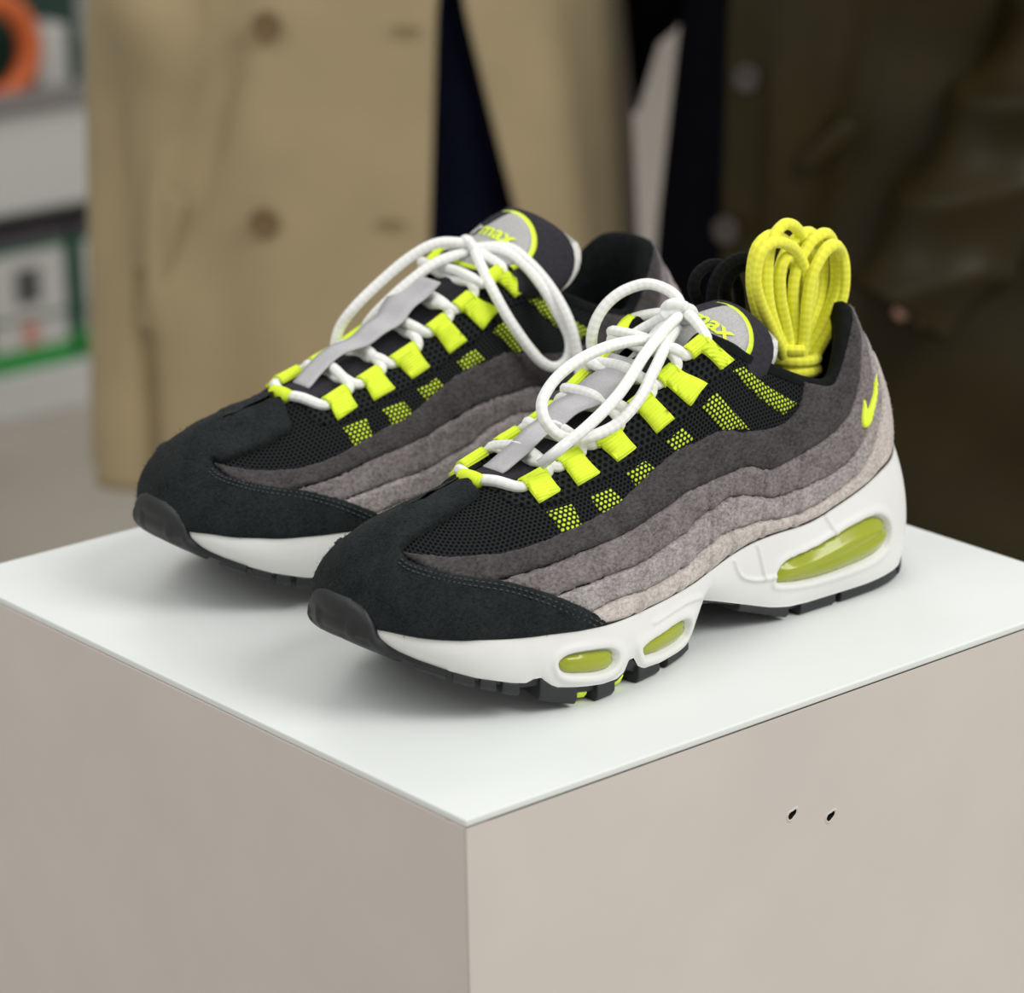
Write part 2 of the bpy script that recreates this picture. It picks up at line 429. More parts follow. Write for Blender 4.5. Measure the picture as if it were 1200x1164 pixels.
# ================================================================= the sneaker
MG = [(14.0,0),(14.54,.085),(15.42,.21),(16.16,.295),(17.04,.365),(17.98,.42),(19.16,.48),(20.08,.54),(20.5,.62)]
STRIP = [(20.5,.62),(20.04,.71),(19.14,.78),(17.74,.84),(16.8,.90),(16.75,1.0)]
B1 = [(14.9,.09),(14.02,.135),(13.3,.122),(12.7,.12),(12.1,.122),(11.5,.135),(10.58,.13),(9.9,.112),(9.28,.105),(8.6,.098),(8.08,.09),(7.38,.088),(6.38,.112),(5.88,.12),(5.14,.155),(4.52,.23),(3.9,.305),(3.24,.38),(2.68,.455),(2.2,.56),(1.3,.64),(0,.68)]
B2 = [(16.2,.20),(15.58,.24),(14.82,.262),(13.94,.272),(13.4,.262),(12.7,.275),(12.2,.265),(11.74,.285),(11.2,.287),(10.78,.275),(10.0,.258),(9.4,.245),(8.7,.222),(8.08,.205),(7.4,.222),(6.42,.258),(6.0,.262),(5.38,.31),(4.74,.38),(4.04,.45),(3.46,.51),(2.9,.58),(2.1,.70),(1.2,.80),(0,.84)]
B3 = [(18.0,.33),(17.18,.385),(16.3,.405),(15.44,.43),(14.58,.452),(13.78,.445),(13.2,.445),(12.8,.455),(12.3,.442),(11.9,.442),(10.92,.41),(10.2,.372),(9.82,.366),(9.1,.382),(8.5,.368),(8.04,.366),(7.5,.415),(6.5,.505),(5.62,.585),(5.12,.655),(4.22,.725),(3.54,.765),(3.02,.795),(2.3,.84),(1.7,.91),(1.2,1.0)]
B4 = [(20.44,.62),(19.64,.597),(18.22,.552),(16.98,.53),(15.94,.545),(14.98,.573),(14.1,.595),(13.56,.605),(13.04,.638),(12.56,.658),(11.98,.655),(11.1,.625),(10.08,.577),(9.4,.567),(8.82,.572),(7.86,.62),(7.26,.685),(6.66,.80),(6.38,.905),(6.2,1.0)]
TABS = [[(15.36,.905),(14.72,.93),(14.58,.81),(15.28,.78)],[(14.16,.94),(13.74,.95),(13.56,.805),(14.1,.795)],[(13.32,.955),(12.88,.95),(12.72,.81),(13.14,.81)],
        [(12.46,.975),(12.14,.96),(11.72,.795),(12.26,.795)],[(11.72,.975),(11.18,.995),(10.22,.81),(10.98,.79)],[(10.5,.995),(9.95,.995),(8.95,.93),(9.55,.86)]]
WINDOWS = [[(15.18,.72),(14.44,.715),(14.4,.575),(14.98,.555)],[(13.96,.715),(13.46,.71),(13.30,.60),(13.8,.575)],[(13.08,.735),(12.64,.725),(12.5,.655),(12.96,.64)],
           [(12.12,.73),(11.46,.73),(11.08,.64),(11.94,.645)],[(10.58,.735),(9.88,.75),(8.78,.585),(9.92,.57)],[(9.0,.88),(8.46,.93),(6.75,.82),(7.34,.72)]]
EMBLEM = [(3.70,.655),(3.98,.63),(4.26,.585),(4.42,.53),(4.36,.49),(4.1,.472),(3.8,.485),(3.4,.515),(2.95,.555),(2.45,.61),(2.95,.585),(3.4,.568),(3.75,.57),(3.86,.60)]
AIR = [[(8.12,.345),(8.10,.485),(7.82,.605),(7.34,.655),(6.74,.685),(5.7,.71),(4.94,.69),(4.5,.65),(4.1,.55),(3.96,.44),(4.12,.34),(4.5,.295),(5.12,.280),(6.1,.285),(7.12,.305)],
       [(15.68,.33),(15.74,.45),(15.64,.535),(15.40,.595),(15.0,.61),(14.45,.585),(14.22,.50),(14.18,.36),(14.32,.25),(14.7,.225),(15.1,.24),(15.52,.265)],
       [(13.34,.20),(13.42,.34),(13.3,.42),(12.88,.475),(12.46,.50),(12.20,.445),(12.08,.31),(12.18,.18),(12.5,.155),(12.95,.175)]]
RIDGES = [[(13.14,.76),(12.72,.79),(12.2,.80),(11.75,.72),(11.56,.60)],[(9.88,.885),(9.78,.685),(9.54,.51),(9.1,.43),(8.64,.425),(8.25,.45)],[(8.84,.94),(8.74,.655),(8.64,.455)],[(6.3,.975),(6.2,.865),(6.06,.75)]]
BUMPER = [(18.9,.02),(19.6,.06),(20.2,.10),(20.5,.25),(20.75,.60),(20.9,.90),(21.06,1.06),(21.2,1.15),(21.45,1.22),(21.8,1.245),(22.0,1.25)]
TREADS = [(19.95,18.95),(18.75,18.05),(17.9,17.5),(17.35,16.9),(16.3,15.3),(14.75,14.2),(13.55,13.0),(12.75,11.95),(9.5,7.72),(7.35,6.05),(5.85,3.2),(2.95,.6)]
NEONTREADS = [(15.18,14.90),(14.02,13.78),(12.95,12.82)]
CREASES = [13.4, 12.3, 11.1, 9.9, 8.55, 7.35]

def mirror_poly(p, up=True):
    """the same outline on the inner side; up: continue past the toe, else past the heel"""
    return [((2*NR-u) if up else -u, t) for u, t in p][::-1]
def crease(uvp, d):
    u = np.abs(np.where(uvp[:, 0] > NR, uvp[:, 0]-2*NR, uvp[:, 0])); t = uvp[:, 1]
    h = -.0016*smoothstep((u-13.4)/1.2)
    for i, c in enumerate(CREASES):
        cc = c-(t-.2)*.9
        h -= .0013*np.exp(-((u-cc)/.045)**2)
        h += .0007*np.exp(-((u-cc+.12)/.10)**2)
    return h+.0002*np.sin(u*5.1+t*9)*np.sin(t*17+u)
def puff(uvp, d):
    return .0003*np.sin(uvp[:, 0]*1.7+uvp[:, 1]*3)+.0002*np.sin(uvp[:, 0]*3.9-uvp[:, 1]*8)

TONGUE = {'low': np.array([(.240,.0765),(.220,.0795),(.20,.0830),(.17,.0930),(.145,.1060),(.125,.1160),(.108,.1228),(.092,.1262)]),
          'high': np.array([(.240,.0765),(.220,.0800),(.20,.0840),(.17,.0965),(.145,.1120),(.125,.1260),(.112,.1345),(.0985,.1415)])}
def tongue_fn(kind):
    c = TONGUE[kind]; k = np.linspace(0, len(c)-1, 200); q = crom(c, k)[::-1]     # from the top edge downwards
    s = np.concatenate([[0], np.cumsum(np.linalg.norm(np.diff(q, axis=0), axis=1))])
    t = np.gradient(q, axis=0); t /= np.linalg.norm(t, axis=1)[:, None]
    def fn(a, b):
        """a across (outer side positive), b down from the top edge, metres"""
        a = np.asarray(a, float); b = np.asarray(b, float)
        x = np.interp(b, s, q[:, 0]); z = np.interp(b, s, q[:, 1])
        tx = np.interp(b, s, t[:, 0]); tz = np.interp(b, s, t[:, 1])
        R = np.interp(b, [0, .03, .08, .16], [.0235, .0235, .025, .022] if kind == 'low' else [.027, .0265, .025, .022]); th = a/R
        # normal (forward-up)
        nx, nz = -tz, tx
        bow = R*(1-np.cos(th))
        back = .010*np.exp(-b/.03)*(np.abs(a)/.04)**2
        return np.stack([x-nx*bow-back, R*np.sin(th), z-nz*bow], -1)
    return fn, s[-1]
def text_mesh(body, size, bold=.0):
    cu = bpy.data.curves.new('lettering', 'FONT'); cu.body = body; cu.size = size; cu.offset = bold; cu.resolution_u = 3; cu.fill_mode = 'FRONT'
    o = bpy.data.objects.new('lettering', cu); COL.objects.link(o)
    dg = bpy.context.evaluated_depsgraph_get(); me = bpy.data.meshes.new_from_object(o.evaluated_get(dg))
    v = np.array([tuple(p.co) for p in me.vertices]); f = [tuple(p.vertices) for p in me.polygons]
    bpy.data.objects.remove(o); bpy.data.curves.remove(cu); bpy.data.meshes.remove(me)
    return v, f

_u = np.linspace(-NR, NR, 441); _p = upper(_u, _u*0+.6)
_LU = np.concatenate([[0], np.cumsum(np.linalg.norm(np.diff(_p, axis=0), axis=1))]); _LU -= _LU[220]
_HV = np.linalg.norm(np.diff(upper(_u[:, None]+np.zeros((1, 20)), np.linspace(0, 1, 20)[None]+np.zeros((441, 1))), axis=1), axis=2).sum(1)
def cloth_uv(u, t):
    """true lengths over the upper, so that the knit keeps one gauge everywhere"""
    return np.stack([np.interp(u, _u, _LU), t*np.interp(u, _u, _HV)], -1)
def poly_dist(P, poly):
    poly = np.array(poly); d = seg_dist(P, poly, np.roll(poly, -1, 0))
    return np.where(inside(P, poly), d, -d)

def build_sneaker(root, side, kind):
    """side +1: left foot, -1: right foot (mirrored); all parts become children of root"""
    kw = dict(parent=root, side=side)
    nap = {k: (MB(), e, f_) for k, e, f_ in (('dark', 350, 500), ('mid', 600, 700), ('light', 600, 700), ('pale', 500, 600), ('black', 500, 1800))}
    # ---- knitted body under everything
    us = np.arange(-NR, NR+.001, .25); ts = np.linspace(0, 1, 34)
    U, T = np.meshgrid(us, ts, indexing='ij'); S = upper(U, T)
    uv = cloth_uv(U, T).reshape(-1, 2)
    obj('mesh_upper', S.reshape(-1, 3), [f[::-1] for f in grid_faces(len(us), len(ts))], M_KNIT, root, uv, True, side)
    # ---- suede panels: heel-wrapping waves, each lower one lies over the one above
    def wave(lower, upper_, sgn=None):
        lo, up = curve2(lower, 5), curve2(upper_, 5)
        if sgn is None:
            left = [tuple(p) for p in lo]; right = [(-u, t) for u, t in left[::-1]][1:]
            a = left+right
            left = [tuple(p) for p in up]; b = left+[(-u, t) for u, t in left[::-1]][1:]
            return a+b[::-1]
        return [(sgn*u, t) for u, t in list(map(tuple, lo))+list(map(tuple, up))[::-1]]
    for sgn in (1, -1):
        top = [(6.2, 1.0), (5, 1.0), (4, 1.0), (3, 1.0), (2, 1.0), (1.2, 1.0)]
        b3, b4 = [tuple(p) for p in curve2(B3, 5)], [tuple(p) for p in curve2(B4, 5)]
        poly = b3+top[::-1]+b4[::-1]
        poly = [(sgn*u, min(t, 1.0)) for u, t in poly]
        ded = [poly[0]]
        for p in poly[1:]:
            if abs(p[0]-ded[-1][0])+abs(p[1]-ded[-1][1]) > 1e-4: ded.append(p)
        panel('suede_band', ded, upper, .0016, M_DARK, fray=.00016, relief=puff, sp=.0015, roll=.0009, edge=.45, nap=nap['dark'], **kw)['label'] = 'charcoal suede band, topmost of the waves'
    top = [(1.2, 1.0), (0, 1.0), (-1.2, 1.0)]
    b2 = [tuple(p) for p in curve2(B2, 5)]; b3 = [tuple(p) for p in curve2(B3, 5)]
    lo = b2+[(-u, t) for u, t in b2[::-1]][1:]
    up = b3+[(0, 1.0)]+[(-u, t) for u, t in b3[::-1]]
    up = [(u, min(t, 1.0)) for u, t in up]
    panel('suede_band', lo+up[::-1], upper, .0023, M_MID, fray=.00018, relief=crease, sp=.0013, roll=.0009, edge=.5, nap=nap['mid'], **kw)['label'] = 'mid grey suede band'
    panel('suede_band', wave(B1, B2), upper, .0031, M_LIGHT, fray=.00018, relief=crease, sp=.0013, roll=.0009, edge=.5, nap=nap['light'], **kw)['label'] = 'light grey suede band'
    b1 = [tuple(p) for p in curve2(B1, 5)]
    up = b1+[(-u, t) for u, t in b1[::-1]][1:]
    panel('suede_band', [(14.9, -.0), (10, 0), (5, 0), (0, 0), (-5, 0), (-10, 0), (-14.9, 0)]+up[::-1], upper, .0039, M_PALE, fray=.00018, relief=lambda p, d: crease(p, d)-.0030*(1-smoothstep(p[:, 1]/.05)), sp=.0013, roll=.0009, edge=.5, nap=nap['pale'], **kw)['label'] = 'pale grey suede band just above the foam sole'
    # ---- black suede mudguard round the toe with its centre strip
    mg = [tuple(p) for p in curve2(MG, 4)]+[tuple(p) for p in curve2(STRIP, 4)][1:]
    base = [(u, 0.) for u in np.linspace(NR*2-14, 14, 60)][1:-1]
    mgi = [(u, t-.10*float(smoothstep((t-.62)/.12)*smoothstep((1.0-t)/.05))) if t > .62 else (u, t) for u, t in mg]
    poly = mg+[(NR, 1.0)]+mirror_poly(mgi)+base
    panel('mudguard', poly, upper, .0036, M_BLACK_SUEDE, fray=.0001, relief=lambda p, d: puff(p, d)-.0022*(1-smoothstep(p[:, 1]/.05)), sp=.0017, roll=.0011, edge=.5, nap=nap['black'], free=lambda a, b: a[1] > .9985 and b[1] > .9985 and min(a[0], b[0]) > 16.7, **kw)['label'] = 'black suede toe guard'
    st = MB()
    for off in (.0024, .0042):
        for sgn in (1, -1):
            c = curve2(MG, 40)[:300]; c = c*np.array([SU, ST])
            tn = np.gradient(c, axis=0); tn /= np.linalg.norm(tn, axis=1)[:, None]
            c = c+np.stack([tn[:, 1], -tn[:, 0]], 1)*off
            s = np.concatenate([[0], np.cumsum(np.linalg.norm(np.diff(c, axis=0), axis=1))])
            for q in np.arange(.003, s[-1]-.002, .0028):
                e = [np.array([np.interp(q+d, s, c[:, 0])/SU, np.interp(q+d, s, c[:, 1])/ST]) for d in (0, .0008, .0016)]
                if e[0][1] < .03: continue
                p = []
                for i, k in enumerate(e):
                    a, b = np.array(sgn*k[0]), np.array(k[1])
                    p.append(upper(a, b)+normal(upper, a, b)*(.0040 if i == 1 else .0034))
                st.add(*tube(p, .00032, 5, smooth=False))
    tag(st.build('stitching', mat('grey_thread', (.045, .055, .06), .6), root, side=side), kind='stuff')
    for k, mm in (('dark', M_DARK), ('mid', M_MID), ('light', M_LIGHT), ('pale', M_PALE), ('black', M_BLACK_SUEDE)):
        tag(nap[k][0].build('suede_nap', mm, root, False, side), kind='stuff')
    # ---- neon windows in the knit, webbing loops, emblem
    for sgn in (1, -1):
        e = [(16.2, .995), (16.1, .84), (15.2, .755), (13.4, .765), (12.0, .765), (11.0, .76), (9.9, .80), (9.0, .87), (9.2, .995)]
        panel('eyestay', [(sgn*u, t) for u, t in [tuple(p) for p in curve2(e, 3)]], upper, .0005, M_EYESTAY, roll=.0006, sp=.003, lift=.0001, uvfn=cloth_uv, **kw)['label'] = 'coarser knit strip under the webbing loops'
    for w in WINDOWS:
        for sgn in (1, -1):
            panel('mesh_window', [(sgn*u, t) for u, t in w], upper, .0007, M_WINDOW, roll=.0006, sp=.0025, lift=.0002, uvfn=cloth_uv, **kw)['label'] = 'neon yellow patch under the black knit'
    loops = {}
    def rise(sgn, q):
        a, b = np.array([sgn*q[0][0]*SU, q[0][1]*ST]), np.array([sgn*q[1][0]*SU, q[1][1]*ST])
        return lambda uvp, d: .0024*np.exp(-(seg_dist(uvp*np.array([SU, ST]), [a], [b])/.0042)**2)
    for i, q in enumerate(TABS):
        for sgn in (1, -1):
            sp = .002
            o = panel('webbing_loop', [(sgn*u, min(t, .995)) for u, t in q], upper, .0019, M_NEON, roll=.0005, sp=.0025, lift=.0004, edge=.8, relief=rise(sgn, q), **kw)
            u = np.array([sgn*q[0][0], sgn*q[1][0]]); t = np.array([q[0][1], q[1][1]])
            S = upper(u, np.minimum(t, .97)); N_ = normal(upper, u, np.minimum(t, .97))
            e = S[1]-S[0]; e /= np.linalg.norm(e); nn = N_.mean(0); nn -= e*(nn@e); nn /= np.linalg.norm(nn)
            inw = np.cross(e, nn); inw *= np.sign(-inw[1]*sgn)
            cen = S+nn*.0012+inw*.0012
            # the fold: three quarters of a ring round the lace
            mb = MB(); R_ = .0034; A = np.linspace(math.radians(176), math.radians(-140), 19)
            vv = []; uvs = []
            for j, s in enumerate(np.linspace(-.10, 1.10, 9)):
                c = cen[0]+(cen[1]-cen[0])*s
                for r_ in (R_, R_-.0009):
                    for a_ in A: vv.append(c+r_*(math.cos(a_)*inw+math.sin(a_)*nn)); uvs.append((s*.012, a_*.003))
            na = len(A); ff = []
            for j in range(8):
                b0, b1_ = j*2*na, (j+1)*2*na
                for k in range(na-1):
                    ff.append((b0+k, b0+k+1, b1_+k+1, b1_+k)); ff.append((b0+na+k+1, b0+na+k, b1_+na+k, b1_+na+k+1))
            for j in (0, 8):
                b0 = j*2*na
                for k in range(na-1): ff.append((b0+k, b0+na+k, b0+na+k+1, b0+k+1))
            for j in range(8):
                b0, b1_ = j*2*na, (j+1)*2*na
                for k in (0, na-1): ff.append((b0+k, b1_+k, b1_+na+k, b0+na+k))
            bm = bmesh.new(); bm.from_mesh(o.data)
            uvl = bm.loops.layers.uv.active
            vs_ = [bm.verts.new((p[0], p[1]*side, p[2])) for p in vv]
            for f in ff:
                try:
                    fc = bm.faces.new([vs_[k] for k in f]); fc.smooth = True
                    for lp, k in zip(fc.loops, f): lp[uvl].uv = uvs[k]
                except ValueError: pass
            bm.to_mesh(o.data); bm.free()
            loops[(i, sgn)] = (cen, nn, inw, e)
    for sgn in (1, -1):
        panel('side_emblem', [(sgn*u, t) for u, t in [tuple(p) for p in curve2(EMBLEM+EMBLEM[:1], 3)][:-1]], upper, .0009, M_NEONPLAIN, roll=.0005, sp=.0012, lift=.0031, **kw)['label'] = 'small neon yellow swoosh at the heel'
    # ---- collar lining, insole
    us = np.arange(-10.6, 10.61, .2); r = rib(us)
    Tt = r[:, 3:6]; n = outline_n(us); inw = np.concatenate([-n, np.zeros((len(us), 1))], 1)
    ctr = np.stack([np.clip(Tt[:, 0], .05, .12), np.zeros(len(us)), np.zeros(len(us))], 1)
    toc = ctr-Tt*np.array([1, 1, 0]); toc /= np.linalg.norm(toc, axis=1)[:, None]; inw = .35*inw+.65*toc
    inw /= np.linalg.norm(inw, axis=1)[:, None]; upv = np.array([0, 0, 1.])
    fade = np.interp(np.abs(us), [0, 8.5, 10.6], [1, 1, .55])[:, None]
    Sx = upper(us, us*0+.965); Nx = normal(upper, us, us*0+.965)
    rows = [Sx+Nx*.0004, Tt+upv*.0012-inw*.0004, Tt+upv*.0026*fade+inw*.0022, Tt+upv*.0016*fade+inw*.0052*fade, Tt-upv*.004+inw*.0075*fade,
            Tt-upv*.014+inw*.0078*fade, Tt*np.array([1, 1, .6])+inw*.007*fade+upv*.016, Tt*np.array([1, 1, 0])+inw*.006+upv*.046]
    V = np.stack(rows, 1); nr = V.shape[1]
    obj('collar_lining', V.reshape(-1, 3), [f[::-1] for f in grid_faces(len(us), nr)], M_LINING, root, None, True, side)
    us = np.arange(0, 16.1, .5); a = rib(us); b = rib(-us)
    V = np.concatenate([np.stack([a[:, 0], a[:, 1]*.9, a[:, 0]*0+.050], 1), np.stack([b[:, 0], b[:, 1]*.9, b[:, 0]*0+.050], 1)])
    m_ = len(us); obj('insole', V, [(i, i+1, m_+i+1, m_+i) for i in range(m_-1)], M_LINING, root, None, True, side)
    # ---- tongue
    fn, Lt = tongue_fn(kind)
    def outline(w0, w1, cr, b0, b1):
        p = [(w1, b1), (w1+.001, b1*.75), (.0195, b0+.062), (.023, b0+.045), (w0*.93, b0+.030), (w0, b0+cr+.002)]
        for k in range(9):
            an = math.pi/2*k/8; p.append((w0-cr+cr*math.cos(an), b0+cr-cr*math.sin(an)))
        return p+[(-x, y) for x, y in p[::-1]]
    td = panel('tongue', outline(.036 if kind == 'low' else .039, .015, .022, 0, Lt-.006), fn, .0045, M_TONGUE, roll=.0045, sp=.003, scale=(1, 1), skirt=.001, edge=.25, **kw)
    bk = panel('tongue_backing', outline(.0388 if kind == 'low' else .042, .015, .0230, -.0034, Lt-.012), fn, .0030, M_WHITECLOTH, roll=.0015, sp=.0035, scale=(1, 1), lift=-.0040, skirt=.001, **kw)
    bk['label'] = 'white cloth edge of the tongue'
    sx = .5*(1 if side > 0 else -1)
    cb = .0235; ra, rb = .0205, .0185; ca = .0045 if kind == 'low' else -.001
    ell = [(ca+ra*math.cos(t), cb+rb*math.sin(t)) for t in np.linspace(0, 2*math.pi, 48, endpoint=False)]
    panel('tongue_label', ell, fn, .0008, M_NEONPLAIN, roll=.0006, sp=.002, scale=(1, 1), lift=.0043, **kw)['label'] = 'round label with neon rim'
    ell = [(ca+(ra-.0020)*math.cos(t), cb+(rb-.0020)*math.sin(t)) for t in np.linspace(0, 2*math.pi, 48, endpoint=False)]
    panel('label_disc', ell, fn, .0004, M_LABEL, roll=.0004, sp=.002, scale=(1, 1), lift=.0050, parent=root, side=side)['label'] = 'grey disc of the tongue label'
    d = 1 if side > 0 else -1
    wedge = [(ca+d*(ra-.0021)*math.cos(t), cb+(rb-.0021)*math.sin(t)) for t in np.linspace(math.radians(183), math.radians(268), 18)]+[(ca-d*.0060, cb-.0045), (ca-d*.0075, cb+.001)]
    panel('label_wedge', wedge, fn, .0004, M_TONGUE, roll=.0003, sp=.002, scale=(1, 1), lift=.0053, parent=root, side=side)['label'] = 'dark wedge on the tongue label'
    def lettering(body, x0, size, m, name):
        v, f = text_mesh(body, size, .00022)
        a = ca+(v[:, 0]+x0)*d; b = cb-.0015-v[:, 1]+.0015
        P = fn(a, b)+normal(fn, a, b, .0008)*.0060
        f2 = [tuple(reversed(k)) for k in f] if d < 0 else f
        o = obj(name, P, f2, m, root, None, False, side); o['label'] = 'lettering on the tongue label'
        return v[:, 0].max()
    x = -.0168
    wdt = lettering('air', x, .0100, M_WHITECLOTH, 'label_lettering')
    lettering('max', x+wdt+.0006, .0100, M_NEONPLAIN, 'label_lettering')
    # ---- foam sole
    us = np.arange(-NR, NR+.0001, 1/26); vs_ = np.linspace(0, 1, 46)
    U, Vv = np.meshgrid(us, vs_, indexing='ij'); W = wall(U, Vv); n2 = outline_n(U)
    hh = np.interp(np.abs(U), [0, 4, 8, 11, 14, 22], [.048, .046, .032, .018, .022, .009])
    disp = np.zeros(U.shape); au = np.abs(U)
    for poly in AIR:
        p = np.array(curve2(poly+poly[:1], 5)[:-1]); k = np.interp(p[:, 0].mean(), [0, 4, 8, 11, 14, 22], [.048, .046, .032, .018, .022, .009])
        sel = (au > p[:, 0].min()-1) & (au < p[:, 0].max()+1)
        P2 = np.stack([au[sel]*SU, Vv[sel]*k], 1); dd = poly_dist(P2, p*np.array([SU, k]))
        disp[sel] += -.0029*smoothstep((dd+.0012)/.0012)+.0007*np.exp(-((dd+.0026)/.0015)**2)
    for ln in RIDGES:
        p = curve2(ln, 6); k = np.interp(p[:, 0].mean(), [0, 4, 8, 11, 14, 22], [.048, .046, .032, .018, .022, .009])
        sel = (au > p[:, 0].min()-1) & (au < p[:, 0].max()+1)
        P2 = np.stack([au[sel]*SU, Vv[sel]*k], 1); q = p*np.array([SU, k]); dd = seg_dist(P2, q[:-1], q[1:])
        disp[sel] += .0011*np.exp(-(dd/.0009)**2)
    W[..., :2] += n2*disp[..., None]
    nu, nv = W.shape[:2]; V = list(W.reshape(-1, 3)); F = [f[::-1] for f in grid_faces(nu, nv)]
    c0 = len(V)      # rim turned in at the top, closed underneath
    for i in range(nu): V.append(W[i, -1]+np.array([*(-n2[i, -1]*.008), -.001]))
    for i in range(nu-1): F.append((i*nv+nv-1, (i+1)*nv+nv-1, c0+i+1, c0+i))
    hf = (nu-1)//2
    for k in range(hf):
        a, b, c, e = hf+k, hf+k+1, hf-k, hf-k-1
        F.append((a*nv, c*nv, e*nv, b*nv) if k else (a*nv, e*nv, b*nv))
    obj('midsole', V, F, M_FOAM, root, None, True, side)
    for i, poly in enumerate(AIR):
        p = [tuple(q) for q in curve2(poly+poly[:1], 4)][:-1]; k = np.interp(np.mean([q[0] for q in p]), [0, 4, 8, 11, 14, 22], [.048, .046, .032, .018, .022, .009])
        for sgn in (1, -1):
            pc = np.mean(p, 0)
            sl = (poly[2][1]-poly[7][1])
            def bulge(uvp, d, k=k, pc=pc, i=i):
                a = np.abs(uvp[:, 0]); t = uvp[:, 1]
                mid = np.interp(a, [4.2, 8.1], [.49, .46]) if i == 0 else (np.interp(a, [14.2, 15.7], [.41, .42]) if i == 1 else np.interp(a, [12.1, 13.4], [.33, .30]))
                return .0028*smoothstep(d/.006)-.0009*np.exp(-(((t-mid)*k)/.0008)**2)
            o = panel('air_window', [(sgn*a, t) for a, t in p], wall, .0006, M_AIR, roll=.0012, sp=.0014, scale=(SU, k), lift=-.0022, relief=bulge, **kw)
            o['label'] = 'glossy yellow green air cushion window'
    # ---- rubber outsole, treads, toe bumper
    us = np.arange(-NR, NR+.001, .25); n2 = outline_n(us); a = wall(us, us*0); zo = np.interp(a[:, 0], ZO[:, 0], ZO[:, 1])
    zb = a[:, 2]+.0008
    zl = zo+np.maximum(.55*(zb-zo), .0012); zl = np.minimum(zl, zb-.0012)
    o1 = a.copy(); o1[:, :2] -= n2*.0004; o1[:, 2] = zb
    o2 = o1.copy(); o2[:, 2] = zl; o2[:, :2] -= n2*.0015
    V = np.stack([o1, o2], 1).reshape(-1, 3); nu = len(us); F = [f[::-1] for f in grid_faces(nu, 2)]
    hf = (nu-1)//2
    for k in range(hf):
        p, q, c, e = hf+k, hf+k+1, hf-k, hf-k-1
        F.append((2*p+1, 2*c+1, 2*e+1, 2*q+1) if k else (2*p+1, 2*e+1, 2*q+1))
        F.append((2*p, 2*q, 2*e, 2*c) if k else (2*p, 2*q, 2*e))
    obj('outsole', V, F, M_RUBBER, root, None, False, side)
    def tread(u0, u1, m, name, sgn, inset=.0, depth=.020, lift=0.):
        uu = np.linspace(min(u0, u1), max(u0, u1), 7)*sgn; n2 = outline_n(uu); a = wall(uu, uu*0)
        zo = np.interp(a[:, 0], ZO[:, 0], ZO[:, 1])+lift; zb = np.maximum(a[:, 2], zo+.002)
        out = a[:, :2]+n2*(.0006-inset); inn = a[:, :2]-n2*depth
        low = a[:, :2]-n2*(.0012+inset)
        ring = [np.concatenate([out, zb[:, None]], 1), np.concatenate([out, (zo+(zb-zo)*.35)[:, None]], 1), np.concatenate([low, zo[:, None]], 1), np.concatenate([inn, zo[:, None]], 1), np.concatenate([inn, zb[:, None]], 1)]
        V = np.stack(ring, 1); nu, nr = V.shape[:2]; F = []
        for i in range(nu-1):
            for j in range(nr):
                F.append((i*nr+j, (i+1)*nr+j, (i+1)*nr+(j+1) % nr, i*nr+(j+1) % nr))
        F.append(tuple(range(nr))); F.append(tuple((nu-1)*nr+j for j in range(nr-1, -1, -1)))
        if sgn < 0: F = [f[::-1] for f in F]
        return bevel(obj(name, V.reshape(-1, 3), F, m, root, None, False, side), .0006)
    for u0, u1 in TREADS:
        for sgn in (1, -1): tread(u0, u1, M_RUBBER, 'tread_block', sgn)
    for u0, u1 in NEONTREADS:
        for sgn in (1, -1): tread(u0, u1, M_NEONPLAIN, 'tread_block', sgn, .0032, .02, .0014)['label'] = 'neon yellow tread insert'
    bp = [tuple(p) for p in curve2(BUMPER, 4)]
    poly = bp+mirror_poly(bp[:-1])+[(u, .0) for u in np.linspace(NR*2-18.9, 18.9, 30)]
    def bump_relief(uvp, d):
        u, w = uvp[:, 0], uvp[:, 1]; t = np.where(u > NR, 2*NR-u, u)
        g = np.zeros(len(u))
        for (u0, u1, w0, w1) in ((20.95, 21.35, .52, .84), (21.55, 22.2, .55, .90)):
            q = np.minimum(np.minimum(t-u0, u1-t)*SU, np.minimum(w-w0, w1-w)*.012)
            g -= .0008*smoothstep((q+.0004)/.0008)
        return g+.0009*smoothstep((w-.75)/.35)
    panel('toe_bumper', poly, shell, .0038, M_RUBBER, roll=.0016, sp=.0013, scale=(SU, .016), relief=bump_relief, edge=.5, skirt=.002, **kw)
    return loops, fn, Lt

def lace_row(loops, fn, Lt):
    """criss-cross lacing through the six pairs of loops; returns two cord paths, bottom to top"""
    paths = []
    for start in (1, -1):
        pts = []; sgn = start
        c, nn, inw, e = loops[(0, sgn)]
        b0 = (loops[(0, 1)][0][0]+loops[(0, -1)][0][0])/2+np.array([.0115, 0, .001])
        pts += [b0, b0*.45+c[0]*.55+np.array([.0028, 0, .0012])]
        for i in range(6):
            c, nn, inw, e = loops[(i, sgn)]
            pts += [c[0]-e*.0022, (c[0]+c[1])/2, c[1]+e*.0022]
            if i < 5:
                c2, n3, i3, e3 = loops[(i+1, -sgn)]
                mid = (c[1]+c2[0])/2; a = np.array(mid)
                mid = mid+np.array([0, 0, .0052 if start > 0 else .0004])
                mid[2] = max(mid[2], 0)
                pts += [c[1]+e*.0045+inw*.0052+nn*.0004, mid, c2[0]-e3*.0050+i3*.0055+n3*.0006]
                sgn = -sgn
        paths.append(pts)
    return paths

